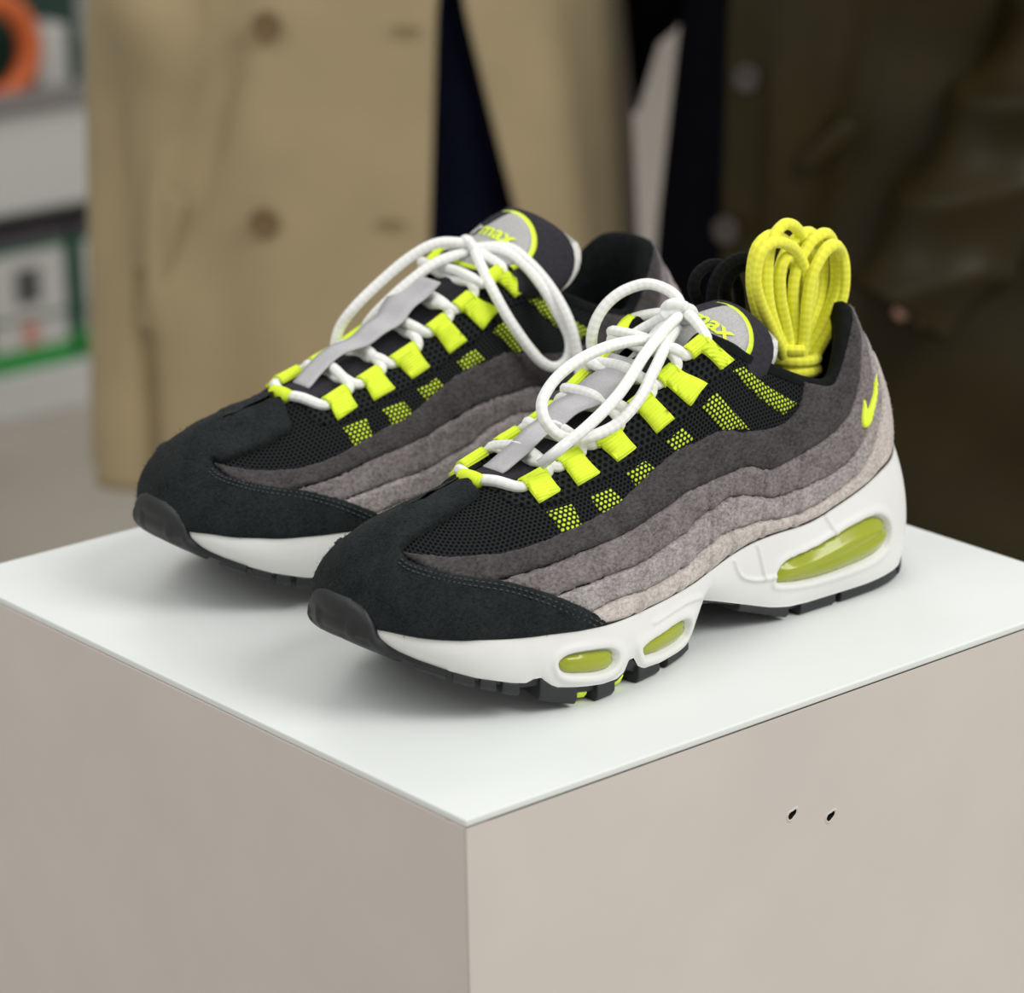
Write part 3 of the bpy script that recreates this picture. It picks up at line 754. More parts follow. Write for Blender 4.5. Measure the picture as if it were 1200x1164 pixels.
# ================================================================= setting
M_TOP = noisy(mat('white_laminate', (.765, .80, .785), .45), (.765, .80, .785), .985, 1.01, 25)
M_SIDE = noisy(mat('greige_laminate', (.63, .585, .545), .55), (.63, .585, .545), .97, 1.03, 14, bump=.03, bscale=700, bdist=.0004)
M_SEAM = mat('board_edge', (.40, .36, .33), .7)
M_HOLE = mat('hole_dark', (.01, .008, .007), .9)
M_FLOOR = noisy(mat('store_floor', (.43, .385, .33), .5), (.43, .385, .33), .95, 1.05, 6)
M_WALL = noisy(mat('white_wall', (.62, .59, .58), .8), (.62, .59, .58), .97, 1.03, 3)

mb = MB(); mb.add(*box(-4, 7, -4, 6.2, -.06, 0)); tag(mb.build('floor', M_FLOOR, smooth=False), kind='structure')
mb = MB(); mb.add(*box(-4, 7, 5.6, 5.7, 0, 3.2)); tag(mb.build('wall_back', M_WALL, smooth=False), kind='structure')
mb = MB(); mb.add(*box(-4, 7, 5.58, 5.6, 0, .1)); tag(mb.build('baseboard_back', M_WALL, smooth=False), kind='structure')

SIDE = .36
ped = tag(empty('display_block', (SIDE/2, SIDE/2, 0)), 'tall square display block with white top and greige sides', 'display stand')
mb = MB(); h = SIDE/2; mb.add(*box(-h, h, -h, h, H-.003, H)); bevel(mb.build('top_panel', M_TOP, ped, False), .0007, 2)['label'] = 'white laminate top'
def hole_wall():
    """front board with two chipped screw holes, cut through the face"""
    W_, Z0, Z1 = SIDE/2-.0004, .0, H-.0032
    holes = [(-.180+0.1664, H-0.0472), (-.180+0.1882, H-0.0544)]
    pts = [(-W_, Z0), (W_, Z0), (W_, Z1), (-W_, Z1)]; edges = [(0,1),(1,2),(2,3),(3,0)]
    rims = []
    for hx, hz in holes:
        n = len(pts); ring = []
        for k in range(14):
            a = 2*math.pi*k/14; r = .0016*(1+.25*math.sin(2*a+.8)+.12*math.sin(3*a))
            ring.append((hx+1.15*r*math.cos(a)+.25*r*math.sin(a), hz+1.25*r*math.sin(a)))
        pts += ring; edges += [(n+k, n+(k+1) % 14) for k in range(14)]; rims.append(ring)
    r = delaunay_2d_cdt([Vector(p) for p in pts], edges, [], 0, 1e-9)
    vv = np.array([tuple(p) for p in r[0]]); F = [tuple(f) for f in r[2]]
    cen = np.array([vv[list(f)].mean(0) for f in F]); ok = np.ones(len(F), bool)
    for ring in rims: ok &= ~inside(cen, np.array(ring))
    F = [f for f, k in zip(F, ok) if k]
    V = [(p[0], -h, p[1]) for p in vv]; mb = MB(); mb.add(V, F)
    mb.add(*box(-W_, W_, -h+.010, -h+.012, Z0, Z1))
    mb.add([(-W_,-h,Z0),(-W_,-h+.012,Z0),(-W_,-h+.012,Z1),(-W_,-h,Z1)], [(0,1,2,3)]); mb.add([(W_,-h,Z0),(W_,-h+.012,Z0),(W_,-h+.012,Z1),(W_,-h,Z1)], [(3,2,1,0)])
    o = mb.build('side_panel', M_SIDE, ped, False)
    for ring in rims:
        n = len(ring); v = [(x, -h, z) for x, z in ring]+[(x, -h+.009, z) for x, z in ring]
        b = MB(); b.add(v, [(k, (k+1) % n, n+(k+1) % n, n+k) for k in range(n)]+[tuple(range(2*n-1, n-1, -1))])
        b.build('screw_hole', M_HOLE, o, False)['label'] = 'chipped dark screw hole'
        c = np.array(ring).mean(0); b = MB()
        rv = []
        for k in range(n):
            a = np.array(ring[k])-c
            for s_, d_ in ((1.0, .0), (1.25, .0005), (1.6, 0.)): rv.append((c[0]+a[0]*s_, -h-d_, c[1]+a[1]*s_))
        b.add(rv, [(3*k+j, 3*((k+1) % n)+j, 3*((k+1) % n)+j+1, 3*k+j+1) for k in range(n) for j in (0, 1)])
        b.build('chipped_rim', M_SIDE, o, True)
hole_wall()
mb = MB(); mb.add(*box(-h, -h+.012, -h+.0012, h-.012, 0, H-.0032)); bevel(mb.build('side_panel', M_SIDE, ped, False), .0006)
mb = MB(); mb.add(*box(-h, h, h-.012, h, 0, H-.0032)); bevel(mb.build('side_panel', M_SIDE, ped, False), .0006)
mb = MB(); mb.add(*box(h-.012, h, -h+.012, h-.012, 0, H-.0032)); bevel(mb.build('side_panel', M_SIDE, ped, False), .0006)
mb = MB(); mb.add(*box(-h+.0006, -h+.0030, -h+.0004, -h+.0030, 0, H-.0034)); mb.build('corner_strip', M_SEAM, ped, False)

# ================================================================= the pair of sneakers
XH, YC = .332, .112
near_root = tag(empty('sneaker', (XH, YC, H), math.pi), 'left sneaker nearest the camera with yellow spare laces in its collar', 'sneaker', 'pair of grey gradient sneakers')
loopsN, fnN, LtN = build_sneaker(near_root, 1, 'low')
_dx, _dy, _ya = -.0153, -.1472, -.0496
far_root = tag(empty('sneaker', (XH-.15-_dx+.15*math.cos(_ya), YC-_dy+.15*math.sin(_ya), H), math.pi+_ya), 'right sneaker standing behind its mate with no spare laces inside', 'sneaker', 'pair of grey gradient sneakers')
loopsF, fnF, LtF = build_sneaker(far_root, -1, 'high')

def keeper(root, side, fn, Lt, lift):
    """grey reflective ribbon lying over the crossings"""
    bs = np.linspace(Lt-.017, Lt-.017-.082, 40); ws = np.linspace(-1, 1, 5); V = []; s = np.linspace(0, 1, 40)
    for sgn in (1, -1):
        for i, b in enumerate(bs):
            wd = .0060+.0045*smoothstep((s[i]-.2)/.7)
            hgt = .0045+lift*float(smoothstep(s[i]/.22))+.0006*math.sin(s[i]*26)
            for w in ws:
                c = fn(np.array(w*wd*.25), np.array(b)); n = normal(fn, np.array(0.), np.array(b), .001)
                p = c+n*(hgt+sgn*.0004); p = p+np.array([0, w*wd*.78, 0]); V.append(p+np.array([0, -.0005+.002*math.sin(s[i]*9), 0]))
    n = 40*5; F = [f for f in grid_faces(40, 5)]+[tuple(n+k for k in f[::-1]) for f in grid_faces(40, 5)]
    for j in (0, 4):
        for i in range(39): F.append((i*5+j, (i+1)*5+j, n+(i+1)*5+j, n+i*5+j))
    for i in (0, 39):
        for j in range(4): F.append((i*5+j, i*5+j+1, n+i*5+j+1, n+i*5+j))
    o = obj('lace_keeper', V, F, M_KEEPER, root, None, True, side); o['label'] = 'grey reflective ribbon over the lacing'
    bm = bmesh.new(); bm.from_mesh(o.data); bmesh.ops.recalc_face_normals(bm, faces=bm.faces); bm.to_mesh(o.data); bm.free()
keeper(near_root, 1, fnN, LtN, .0070)
keeper(far_root, -1, fnF, LtF, .0075)

RL = .0024
def toe_loop(root, side, loops):
    c = (loops[(0, 1)][0][0]+loops[(0, -1)][0][0])/2+np.array([.0115, 0, .001])
    th = np.linspace(-.9, .9, 9); pts = [c+np.array([0, .0065*t, .0003-.0006*t*t]) for t in th]
    mb = MB(); mb.add(*tube(pts, .0034, 12, step=.0008)); mb.build('webbing_loop', M_NEON, root, True, side)['label'] = 'neon loop at the foot of the lacing'
toe_loop(near_root, 1, loopsN); toe_loop(far_root, -1, loopsF)

def lace_part(root, side, loops, fn, Lt, knot, bows, tails, loopknot):
    mb = MB()
    for k, pts in enumerate(lace_row(loops, fn, Lt)):
        end = pts[-1]
        pts = pts+[end*.45+np.array(knot)*.55+np.array([0, 0, .001+.002*k]), np.array(knot)+np.array([-.001, 0, -.001])]
        mb.add(*tube(pts, RL, 10))
    for b in bows: mb.add(*tube(b, RL, 10))
    for t in tails: mb.add(*tube(t, RL, 10))
    mb.add(*tube(loopknot, RL, 10))
    return mb.build('lace', M_LACE, root, True, side)
P = {
 'loopA': [(.1265, .0020, .1290), (.1426, .0050, .1231), (.1519, .0070, .1249), (.1649, .0080, .1260), (.1765, .0080, .1250), (.1872, .0080, .1226), (.1963, .0080, .1186), (.2029, .0090, .1143), (.2075, .0110, .1100), (.2087, .0140, .1045), (.2060, .0170, .0993), (.2021, .0200, .0966), (.1973, .0230, .0959), (.1927, .0260, .0973), (.1835, .0270, .0994), (.1752, .0270, .1036), (.1669, .0260, .1094), (.1609, .0240, .1144), (.1545, .0210, .1182), (.1474, .0170, .1218), (.1386, .0110, .1236), (.1279, .0040, .1252)],
 'tail': [(.1278, .0050, .1302), (.1393, .0100, .1282), (.1499, .0140, .1249), (.1603, .0180, .1207), (.1706, .0220, .1152), (.1800, .0250, .1106), (.1920, .0290, .1068), (.2043, .0320, .1030), (.2116, .0310, .0992), (.2183, .0260, .0925)],
 'loopB': [(.1213, -.0000, .1309), (.1214, -.0030, .1355), (.1230, -.0080, .1385), (.1267, -.0140, .1402), (.1308, -.0190, .1389), (.1363, -.0230, .1358), (.1413, -.0260, .1307), (.1448, -.0280, .1239), (.1459, -.0290, .1162), (.1450, -.0280, .1092), (.1438, -.0250, .1062)],
 'knot': [(.1328, .0000, .1297), (.1284, .0030, .1331), (.1225, .0050, .1325), (.1178, .0030, .1286), (.1184, .0000, .1256), (.1228, -.0030, .1273), (.1304, .0000, .1329), (.1293, .0040, .1357), (.1240, .0050, .1334)],
 'far1': [(.1323, .0000, .1327), (.1440, .0060, .1335), (.1554, .0120, .1276), (.1688, .0180, .1165), (.1804, .0220, .1058), (.1855, .0260, .0964), (.1877, .0260, .0865)],
 'far2': [(.1324, .0000, .1288), (.1457, .0040, .1255), (.1585, .0080, .1179), (.1701, .0140, .1068), (.1755, .0180, .0991), (.1762, .0200, .0936)],
 'far3': [(.1298, -.0030, .1297), (.1241, -.0120, .1309), (.1188, -.0220, .1260), (.1164, -.0330, .1175), (.1124, -.0400, .1049), (.1090, -.0440, .0933), (.1109, -.0450, .0848), (.1166, -.0430, .0814), (.1246, -.0410, .0864), (.1340, -.0350, .1026), (.1377, -.0260, .1171), (.1352, -.0140, .1260), (.1303, -.0030, .1294)],
 'far4': [(.1295, .0000, .1299), (.1200, -.0130, .1312), (.1163, -.0250, .1258), (.1128, -.0370, .1150), (.1104, -.0460, .1018), (.1090, -.0500, .0867), (.1092, -.0520, .0741)],
 'y0': [(.0669, .0060, .0990), (.0757, .0076, .1141), (.0842, .0090, .1282), (.0888, .0102, .1395), (.0877, .0112, .1498), (.0826, .0118, .1541), (.0758, .0120, .1538), (.0634, .0078, .1475), (.0567, .0072, .1376), (.0556, .0062, .1276), (.0578, .0050, .1173), (.0610, .0036, .1053), (.0605, .0020, .0969)],
 'y1': [(.0657, .0060, .0987), (.0715, .0057, .1130), (.0761, .0055, .1260), (.0773, .0053, .1391), (.0749, .0051, .1525), (.0690, .0050, .1583), (.0631, .0050, .1582), (.0532, .0010, .1515), (.0484, .0011, .1420), (.0459, .0013, .1302), (.0484, .0015, .1184), (.0544, .0017, .1054), (.0581, .0020, .0955)],
 'y2': [(.0645, .0060, .0985), (.0663, .0040, .1116), (.0676, .0022, .1256), (.0657, .0007, .1380), (.0589, -.0004, .1470), (.0500, -.0009, .1511), (.0400, -.0049, .1483), (.0356, -.0044, .1406), (.0353, -.0033, .1301), (.0390, -.0018, .1196), (.0479, .0000, .1074), (.0557, .0020, .0951)],
 'y3': [(.0621, .0060, .0980), (.0608, .0057, .1127), (.0620, .0055, .1278), (.0596, .0052, .1386), (.0524, .0051, .1478), (.0440, .0050, .1511), (.0351, .0010, .1467), (.0326, .0011, .1384), (.0325, .0012, .1261), (.0385, .0015, .1130), (.0471, .0017, .1022), (.0533, .0020, .0946)],
 'y4': [(.0609, .0060, .0978), (.0586, .0071, .1108), (.0563, .0082, .1229), (.0538, .0090, .1357), (.0486, .0096, .1444), (.0430, .0100, .1470), (.0351, .0060, .1397), (.0334, .0056, .1323), (.0350, .0050, .1219), (.0412, .0042, .1105), (.0497, .0031, .1003), (.0521, .0020, .0943)],
 'y5': [(.0639, .0060, .0993), (.0665, .0063, .1139), (.0702, .0066, .1269), (.0712, .0069, .1384), (.0684, .0070, .1448), (.0597, .0030, .1417), (.0577, .0029, .1326), (.0591, .0026, .1241), (.0609, .0023, .1138), (.0593, .0020, .0975)],
 'tie': [(.0698, .0060, .0987), (.0670, .0110, .0960), (.0530, .0060, .0905), (.0418, -.0040, .0920), (.0521, -.0040, .0931)],
 'b0': [(.0835, -.0240, .1129), (.0894, -.0240, .1228), (.0923, -.0240, .1303), (.0900, -.0240, .1360), (.0830, -.0240, .1387), (.0748, -.0240, .1368), (.0677, -.0240, .1294), (.0652, -.0240, .1183)],
 'b1': [(.0881, -.0160, .1171), (.0888, -.0160, .1294), (.0847, -.0160, .1374), (.0766, -.0160, .1412), (.0684, -.0160, .1407), (.0624, -.0160, .1352), (.0599, -.0160, .1260), (.0586, -.0160, .1133)],
 'b2': [(.0750, -.0200, .1156), (.0774, -.0200, .1275), (.0727, -.0200, .1346), (.0645, -.0200, .1362), (.0573, -.0200, .1310), (.0536, -.0200, .1205), (.0511, -.0200, .1076)],
}

kN = (.1235, .0015, .1300)
lo = lace_part(near_root, 1, loopsN, fnN, LtN, kN, [P['loopA'], P['loopB']+[(.139, -.014, .108), (.132, -.004, .122), kN]], [P['tail'][:-1], [kN, (.131, -.006, .126), (.140, -.016, .117), (.148, -.020, .108)]], P['knot'])
mb = MB(); a, b = np.array(P['tail'][-2]), np.array(P['tail'][-1]); mb.add(*tube([a+(b-a)*-.12, b+(b-a)*.3], .0024, 12, smooth=False)); mb.build('lace_tip', M_AGLET, lo, True)
kF = (.1305, 0, .1300)
ring = [(.1305+.0035*math.cos(t)*.6, .0045*math.sin(t)*.7, .1295+.0048*math.cos(t)) for t in np.linspace(0, 6.6, 16)]
lo = lace_part(far_root, -1, loopsF, fnF, LtF, kF, [P['far1']+[(.184, .021, .0875), (.178, .018, .089)]+P['far2'][::-1], P['far3']], [P['far4']], ring)

# ---- spare laces: two folded bundles standing in the near sneaker's collar
def bundle(name, label, m, loops, tie, r, foot):
    root = tag(empty(name, (XH-foot[0], YC-foot[1], H+foot[2]), math.pi), label, 'shoelaces')
    f = np.array(foot)
    for L in loops:
        a, b = np.array(L[0]), np.array(L[-1])
        L = [f*.9+a*.1, f*.5+a*.5]+[np.array(p) for p in L]+[f*.5+b*.5, f*.9+b*.1]
        mb = MB(); mb.add(*tube([np.array(p)-f for p in L], r, 10)); mb.build('cord_strand', m, root)
    if tie:
        mb = MB()
        for t in tie: mb.add(*tube([np.array(p)-f for p in t], r, 10))
        mb.build('cord_wrap', m, root)
    return root
def tie_ring(c, a, b, tilt, n=1.2):
    return [(c[0]+a*math.cos(t)+tilt*t, c[1]+b*math.sin(t), c[2]+.0008*t-.35*a*math.cos(t)*-.5) for t in np.linspace(0, 2*math.pi*n, 18)]
bundle('spare_laces', 'bundle of bright yellow laces standing in the collar of the near sneaker', M_YELLOW, [P['y%d' % i] for i in range(6)]+[[tuple((np.array(a)+np.array(b))/2+np.array([0, dy, -.002])) for a, b in zip(P[m_], P[n_][:len(P[m_])] if len(P[m_]) <= len(P[n_]) else P[n_]+P[n_][-1:])] for m_, n_, dy in (('y0', 'y1', -.006), ('y2', 'y3', -.004), ('y3', 'y4', .004))],
       [tie_ring((.0585, .0045, .0925), .0095, .0075, 0, 2.2), P['tie'][2:4]], .00255, (.060, .002, .054))
bundle('spare_laces', 'bundle of black laces behind the tongue of the near sneaker', M_BLACKLACE, [P['b%d' % i] for i in range(3)], None, .0026, (.074, -.012, .054))

# ================================================================= people behind the block
M_TRENCH = noisy(mat('beige_gabardine', (.335, .265, .148), .85, **{'Sheen Weight': .1}), (.335, .265, .148), .9, 1.1, 9, bump=.15, bscale=900, bdist=.0005)
M_OLIVE = noisy(mat('olive_leather', (.0205, .0155, .0038), .42, **{'Specular IOR Level': .18}), (.0205, .0155, .0038), .8, 1.25, 12, bump=.12, bscale=160, bdist=.002)
M_NAVY = noisy(mat('navy_wool', (.0035, .0045, .012), .95, **{'Specular IOR Level': .05}), (.0035, .0045, .012), .8, 1.2, 40)
M_BLACKW = noisy(mat('black_wool', (.0028, .003, .0055), .95, **{'Specular IOR Level': .05}), (.0028, .003, .0055), .8, 1.2, 40)
M_SKIN = mat('skin', (.50, .29, .22), .5, **{'Subsurface Weight': .05})
M_BROWN = noisy(mat('brown_leather', (.055, .036, .018), .5), (.055, .036, .018), .8, 1.2, 20)
M_BUTTON = mat('horn_button', (.16, .10, .045), .35)
M_DARKBUTTON = mat('dark_button', (.045, .035, .03), .3)
ANG = math.atan2(-.643, .766)

def body(name, root, joints, bones):
    """one continuous figure: skeleton with a radius per joint, grown with a skin modifier"""
    keys = list(joints); me = bpy.data.meshes.new(name)
    me.from_pydata([joints[k][:3] for k in keys], [(keys.index(a), keys.index(b)) for a, b in bones], [])
    me.materials.append(M_SKIN)
    o = bpy.data.objects.new(name, me); COL.objects.link(o); o.parent = root
    o.modifiers.new('skin', 'SKIN').use_smooth_shade = True
    for i, k in enumerate(keys):
        r = joints[k][3]; me.skin_vertices[0].data[i].radius = (r, joints[k][4] if len(joints[k]) > 4 else r)
        me.skin_vertices[0].data[i].use_root = (k == 'pelvis')
    s = o.modifiers.new('smooth', 'SUBSURF'); s.levels = 2; s.render_levels = 2
    return o
def figure(root, arms, hand_dirs):
    J = {'pelvis': (0, 0, .90, .13, .10), 'waist': (0, 0, 1.06, .11, .09), 'chest': (0, 0, 1.25, .13, .10), 'collar': (0, 0, 1.38, .09, .07), 'neck': (0, 0, 1.45, .05), 'chin': (0, -.02, 1.52, .065), 'brow': (0, -.015, 1.61, .085, .095), 'crown': (0, 0, 1.68, .06)}
    Bn = [('pelvis','waist'),('waist','chest'),('chest','collar'),('collar','neck'),('neck','chin'),('chin','brow'),('brow','crown')]
    for s, n in ((-1, 'l'), (1, 'r')):
        J['hip'+n] = (.09*s, 0, .84, .085); J['knee'+n] = (.105*s, -.01, .47, .058); J['ankle'+n] = (.11*s, .02, .09, .036); J['toe'+n] = (.12*s, -.13, .035, .032)
        Bn += [('pelvis','hip'+n),('hip'+n,'knee'+n),('knee'+n,'ankle'+n),('ankle'+n,'toe'+n)]
        e, w = arms[n]
        J['shoulder'+n] = (.17*s, 0, 1.36, .055); J['elbow'+n] = (*e, .033); J['wrist'+n] = (*w, .026, .022)
        Bn += [('collar','shoulder'+n),('shoulder'+n,'elbow'+n),('elbow'+n,'wrist'+n)]
        d = np.array(hand_dirs[n], float); d /= np.linalg.norm(d); w = np.array(w)
        sd = np.cross(d, (0, 1., .2)); sd /= np.linalg.norm(sd); pn = np.cross(sd, d)
        palm = w+d*.055; J['palm'+n] = (*palm, .030, .016); Bn.append(('wrist'+n, 'palm'+n))
        for k, (off, ln) in enumerate(((-.030, .062), (-.010, .074), (.010, .070), (.029, .055))):
            q0 = palm+d*.035+sd*off; q1 = q0+d*ln*.5-pn*.006; q2 = q0+d*ln-pn*.020
            for j, q in enumerate((q0, q1, q2)): J['finger%d%d%s' % (k, j, n)] = (*q, .0095-.0012*j)
            Bn += [('palm'+n, 'finger%d0%s' % (k, n)), ('finger%d0%s' % (k, n), 'finger%d1%s' % (k, n)), ('finger%d1%s' % (k, n), 'finger%d2%s' % (k, n))]
        t0 = w+d*.034-sd*.022; t1 = t0+d*.040-sd*.004-pn*.016
        J['thumb0'+n] = (*t0, .011); J['thumb1'+n] = (*t1, .009); Bn += [('palm'+n, 'thumb0'+n), ('thumb0'+n, 'thumb1'+n)]
    return body('body', root, J, Bn)

def garment(name, root, m, zs, a, b, f0, f1, folds, nu=120, nz=70, thick=.004, cy=0.):
    """open coat skirt/body: rings at heights zs from angle f0(z) round the back to f1(z); angles from the front, to the viewer's right"""
    V = []; Z = np.linspace(zs[0], zs[-1], nz)
    for z in Z:
        A, B_ = np.interp(z, zs, a), np.interp(z, zs, b); p = np.linspace(f0(z), f1(z), nu)
        s, c = np.sin(p), np.cos(p); ex = .82
        x = A*np.sign(s)*np.abs(s)**ex; y = -B_*np.sign(c)*np.abs(c)**ex
        d = folds(p, z)
        V.append(np.stack([x+s*d, y-c*d+cy, np.full(nu, z)], 1))
    V = np.concatenate(V); F = [(i*nu+j, i*nu+j+1, (i+1)*nu+j+1, (i+1)*nu+j) for i in range(nz-1) for j in range(nu-1)]
    o = obj(name, V, F, m, root); s = o.modifiers.new('cloth', 'SOLIDIFY'); s.thickness = thick; s.offset = -1
    return o
def sleeve(name, root, m, pts, radii, wr, nwr, seed, sharp=False):
    q = smooth_path(pts, .006); k = np.linspace(0, 1, len(q)); v, f, uv = tube(q, 1.0, 40, caps=False, smooth=False)
    v = np.array(v).reshape(len(q), 40, 3); rr = np.interp(k, np.linspace(0, 1, len(radii)), radii); g = np.random.default_rng(seed); ph = g.uniform(0, 6.3, 8)
    for i in range(len(q)):
        th = np.arange(40)/40*2*math.pi
        w = wr*(np.sin(k[i]*nwr*6.28+ph[0]+1.6*np.sin(th+ph[1])+.8*np.sin(2*th+ph[2]))+.5*np.sin(k[i]*nwr*11+ph[3]+2.2*np.sin(th+ph[4])))*np.interp(k[i], [0, .35, .8, 1], [.2, 1, 1, .5])
        if sharp: w = wr*1.2*(.5-np.abs(np.sin(k[i]*nwr*3.14+ph[0]+1.3*np.sin(th+ph[1])+.5*np.sin(2*th+ph[2])))**.7)*np.interp(k[i], [0, .3, .6, 1], [.1, .6, 1, .6])
        v[i] = q[i]+(v[i]-q[i])*(rr[i]+w)[:, None]
    o = obj(name, v.reshape(-1, 3), f, m, root, uv); s = o.modifiers.new('cloth', 'SOLIDIFY'); s.thickness = .004; s.offset = -1
    return o
def disc(name, root, m, c, r, axis=(0, -1, 0), th=.004):
    ax = Vector(axis).normalized(); b = MB(); R_ = ax.to_track_quat('Z', 'Y').to_matrix()
    v = []; prof = ((0, 0), (r*.9, 0), (r, th*.4), (r*.92, th), (r*.75, th*.8), (0, th*.7))
    for k in range(20):
        t = 2*math.pi*k/20
        for rr, z in prof: v.append(tuple(Vector(c)+R_ @ Vector((rr*math.cos(t), rr*math.sin(t), z))))
    b.add(v, grid_faces(20, len(prof), True)); return b.build(name, m, root)
def flap(name, root, m, c, w, hgt, tilt, yaw, th=.008):
    b = MB(); b.add(*box(-w/2, w/2, -th/2, th/2, -hgt/2, hgt/2)); o = b.build(name, m, root); bevel(o, .004, 3)
    o.location = c; o.rotation_euler = (0, tilt, yaw); return o

# ---- person in the beige trench coat
pl = tag(empty('person', (1.03-.0095, 1.40+.008, 0), ANG), 'person in an open beige trench coat over navy, standing behind the block', 'person')
figure(pl, {'l': ((-.19, -.02, 1.06), (-.155, -.095, .86)), 'r': ((.20, .05, 1.06), (.15, .0, .84))}, {'l': (.1, .55, -1), 'r': (-.35, .1, -1)})
zs = [.55, .70, .85, .97, 1.08, 1.25, 1.38, 1.45]; aa = [.253, .246, .239, .232, .213, .21, .19, .09]; bb = [.165, .16, .15, .14, .13, .135, .11, .075]
aZ = lambda z: np.interp(z, zs, aa)
def xr(z): return np.interp(z, [.55, .80, .97, 1.06], [.192, .141, .102, .089])
def xl(z): return np.interp(z, [.55, .76, .97, 1.06], [.057, .066, .077, .088])
def ang(x, z): return math.asin(max(-1, min(1, abs(x)/aZ(z)))**(1/.82))*(1 if x > 0 else -1)
def folds_l(p, z):
    g = np.interp(z, [.55, .9, 1.1], [1, .75, .2])
    q = np.where(p > math.pi, p-2*math.pi, p)
    d = .006*np.sin(7*q+1.1+2*z)*g+.004*np.sin(13*q+z*5)*g
    d += -.024*np.exp(-((q+.80+.10*(z-.75))/.055)**2)*g                        # deep fold by the pocket
    d += .014*np.exp(-((q+.62-1.3*(z-.85))/.10)**2)*np.exp(-((z-.85)/.16)**2)  # slanting drape from the waist
    d += -.010*np.exp(-((q+.40-1.5*(z-.90))/.07)**2)*np.exp(-((z-.90)/.12)**2)
    return d+.006*np.exp(-((q+.70)/.10)**2)*np.exp(-((z-.72)/.03)**2)
garment('trench_coat', pl, M_TRENCH, zs, aa, bb, lambda z: ang(xr(z), z), lambda z: ang(xl(z), z)+2*math.pi, folds_l, 220, 90)
garment('skirt', pl, M_NAVY, [.48, .7, .9, 1.1, 1.3, 1.42], [.205, .20, .185, .165, .17, .11], [.13, .125, .115, .105, .105, .08], lambda z: -math.pi, lambda z: math.pi, lambda p, z: .004*np.sin(9*p+z*4), 80, 30)['label'] = 'navy garment under the open coat'
sleeve('sleeve', pl, M_TRENCH, [(-.175, 0, 1.37), (-.205, -.02, 1.18), (-.165, -.085, 1.03), (-.150, -.100, .90), (-.165, -.078, .75)], [.075, .066, .055, .042, .036], .004, 3.0, 3)
sleeve('sleeve', pl, M_TRENCH, [(.175, 0, 1.37), (.20, .05, 1.18), (.195, .07, 1.04), (.17, .05, .90), (.165, .03, .86)], [.075, .066, .058, .048, .044], .004, 3.0, 4)
flap('pocket_welt', pl, M_TRENCH, (-.165, -.128, .760), .022, .13, .30, -.55, .006)
for px, pz in ((-.064, .966), (-.072, .802)):
    disc('button', pl, M_BUTTON, (px, -.152 if pz > .9 else -.163, pz), .0125)
for px, pz in ((.052, .960), (.036, .798)):
    flap('buttonhole', pl, M_BUTTON, (px, -.146 if pz > .9 else -.157, pz), .024, .003, .1, 0, .004)
for s in (-1, 1):
    b = MB(); b.add(*tube([(.145*s, .02, .52), (.15*s, .02, .30), (.15*s, .02, .09)], lambda t: .058-.012*t, 20, step=.03)); b.add(*tube([(.15*s, .05, .045), (.155*s, -.05, .045), (.16*s, -.15, .035)], lambda t: .045-.010*t, 16, step=.02))
    b.build('boot', M_BROWN, pl)

# ---- person in the olive leather coat
pr = tag(empty('person', (1.345, 1.05, 0), ANG), 'person in a dark olive leather coat, fingers peeking from the crumpled sleeve', 'person')
figure(pr, {'l': ((-.14, .12, 1.08), (-.09, .13, .84)), 'r': ((.160, -.125, 1.03), (.054, -.195, .880))}, {'l': (0, 0, -1), 'r': (-.50, -.17, -.85)})
zs2 = [.30, .6, .8, .97, 1.1, 1.25, 1.38, 1.45]; a2 = [.275, .262, .25, .24, .225, .225, .20, .09]; b2 = [.19, .18, .17, .16, .15, .15, .12, .08]
def folds_r(p, z):
    g = np.interp(z, [.3, .9, 1.1], [1, .8, .3]); q = np.where(p > math.pi, p-2*math.pi, p)
    d = .005*np.sin(6*q+z*3)*g+.004*np.sin(15*q-z*7)*g
    d += .010*np.exp(-((q+.45)/.06)**2)*np.exp(-((z-.87)/.09)**2)-.016*np.exp(-((q+.18-.8*(z-.9))/.09)**2)*g
    return d+.004*np.sin(38*z+q*6)*np.exp(-((q-.2)/.5)**2)
garment('leather_coat', pr, M_OLIVE, zs2, a2, b2, lambda z: -.68, lambda z: 2*math.pi-2.55, folds_r, 200, 90, .005)
garment('dress', pr, M_BLACKW, [.42, .6, .78, .97, 1.1, 1.3, 1.42], [.235, .228, .212, .190, .17, .17, .11], [.15, .145, .14, .13, .115, .11, .08], lambda z: -math.pi, lambda z: math.pi, lambda p, z: .003*np.sin(9*p+z*4), 80, 40)['label'] = 'black garment under the open leather coat'
sleeve('sleeve', pr, M_OLIVE, [(.18, 0, 1.36), (.205, -.06, 1.18), (.150, -.155, 1.00), (.055, -.195, .865), (-.030, -.225, .748)], [.085, .082, .080, .066, .050], .017, 8.0, 11, True)
sleeve('sleeve', pr, M_OLIVE, [(-.17, .02, 1.36), (-.17, .10, 1.18), (-.13, .14, 1.02), (-.09, .14, .84)], [.08, .07, .06, .05], .006, 4.0, 12)
flap('pocket_flap', pr, M_OLIVE, (-.085, -.172, .875), .055, .018, -.75, -.15, .010)
for px, py, pz in ((-.148, -.118, .925), (-.165, -.125, .80)):
    disc('button', pr, M_DARKBUTTON, (px, py-.02, pz), .012, (-.4, -.9, 0))
for s in (-1, 1):
    b = MB(); b.add(*tube([(.125*s, .02, .46), (.12*s, .02, .28), (.115*s, .02, .09)], lambda t: .062-.016*t, 20, step=.03)); b.add(*tube([(.115*s, .05, .045), (.12*s, -.05, .045), (.125*s, -.15, .035)], lambda t: .045-.010*t, 16, step=.02))
    b.build('boot', M_BLACKLACE, pr)

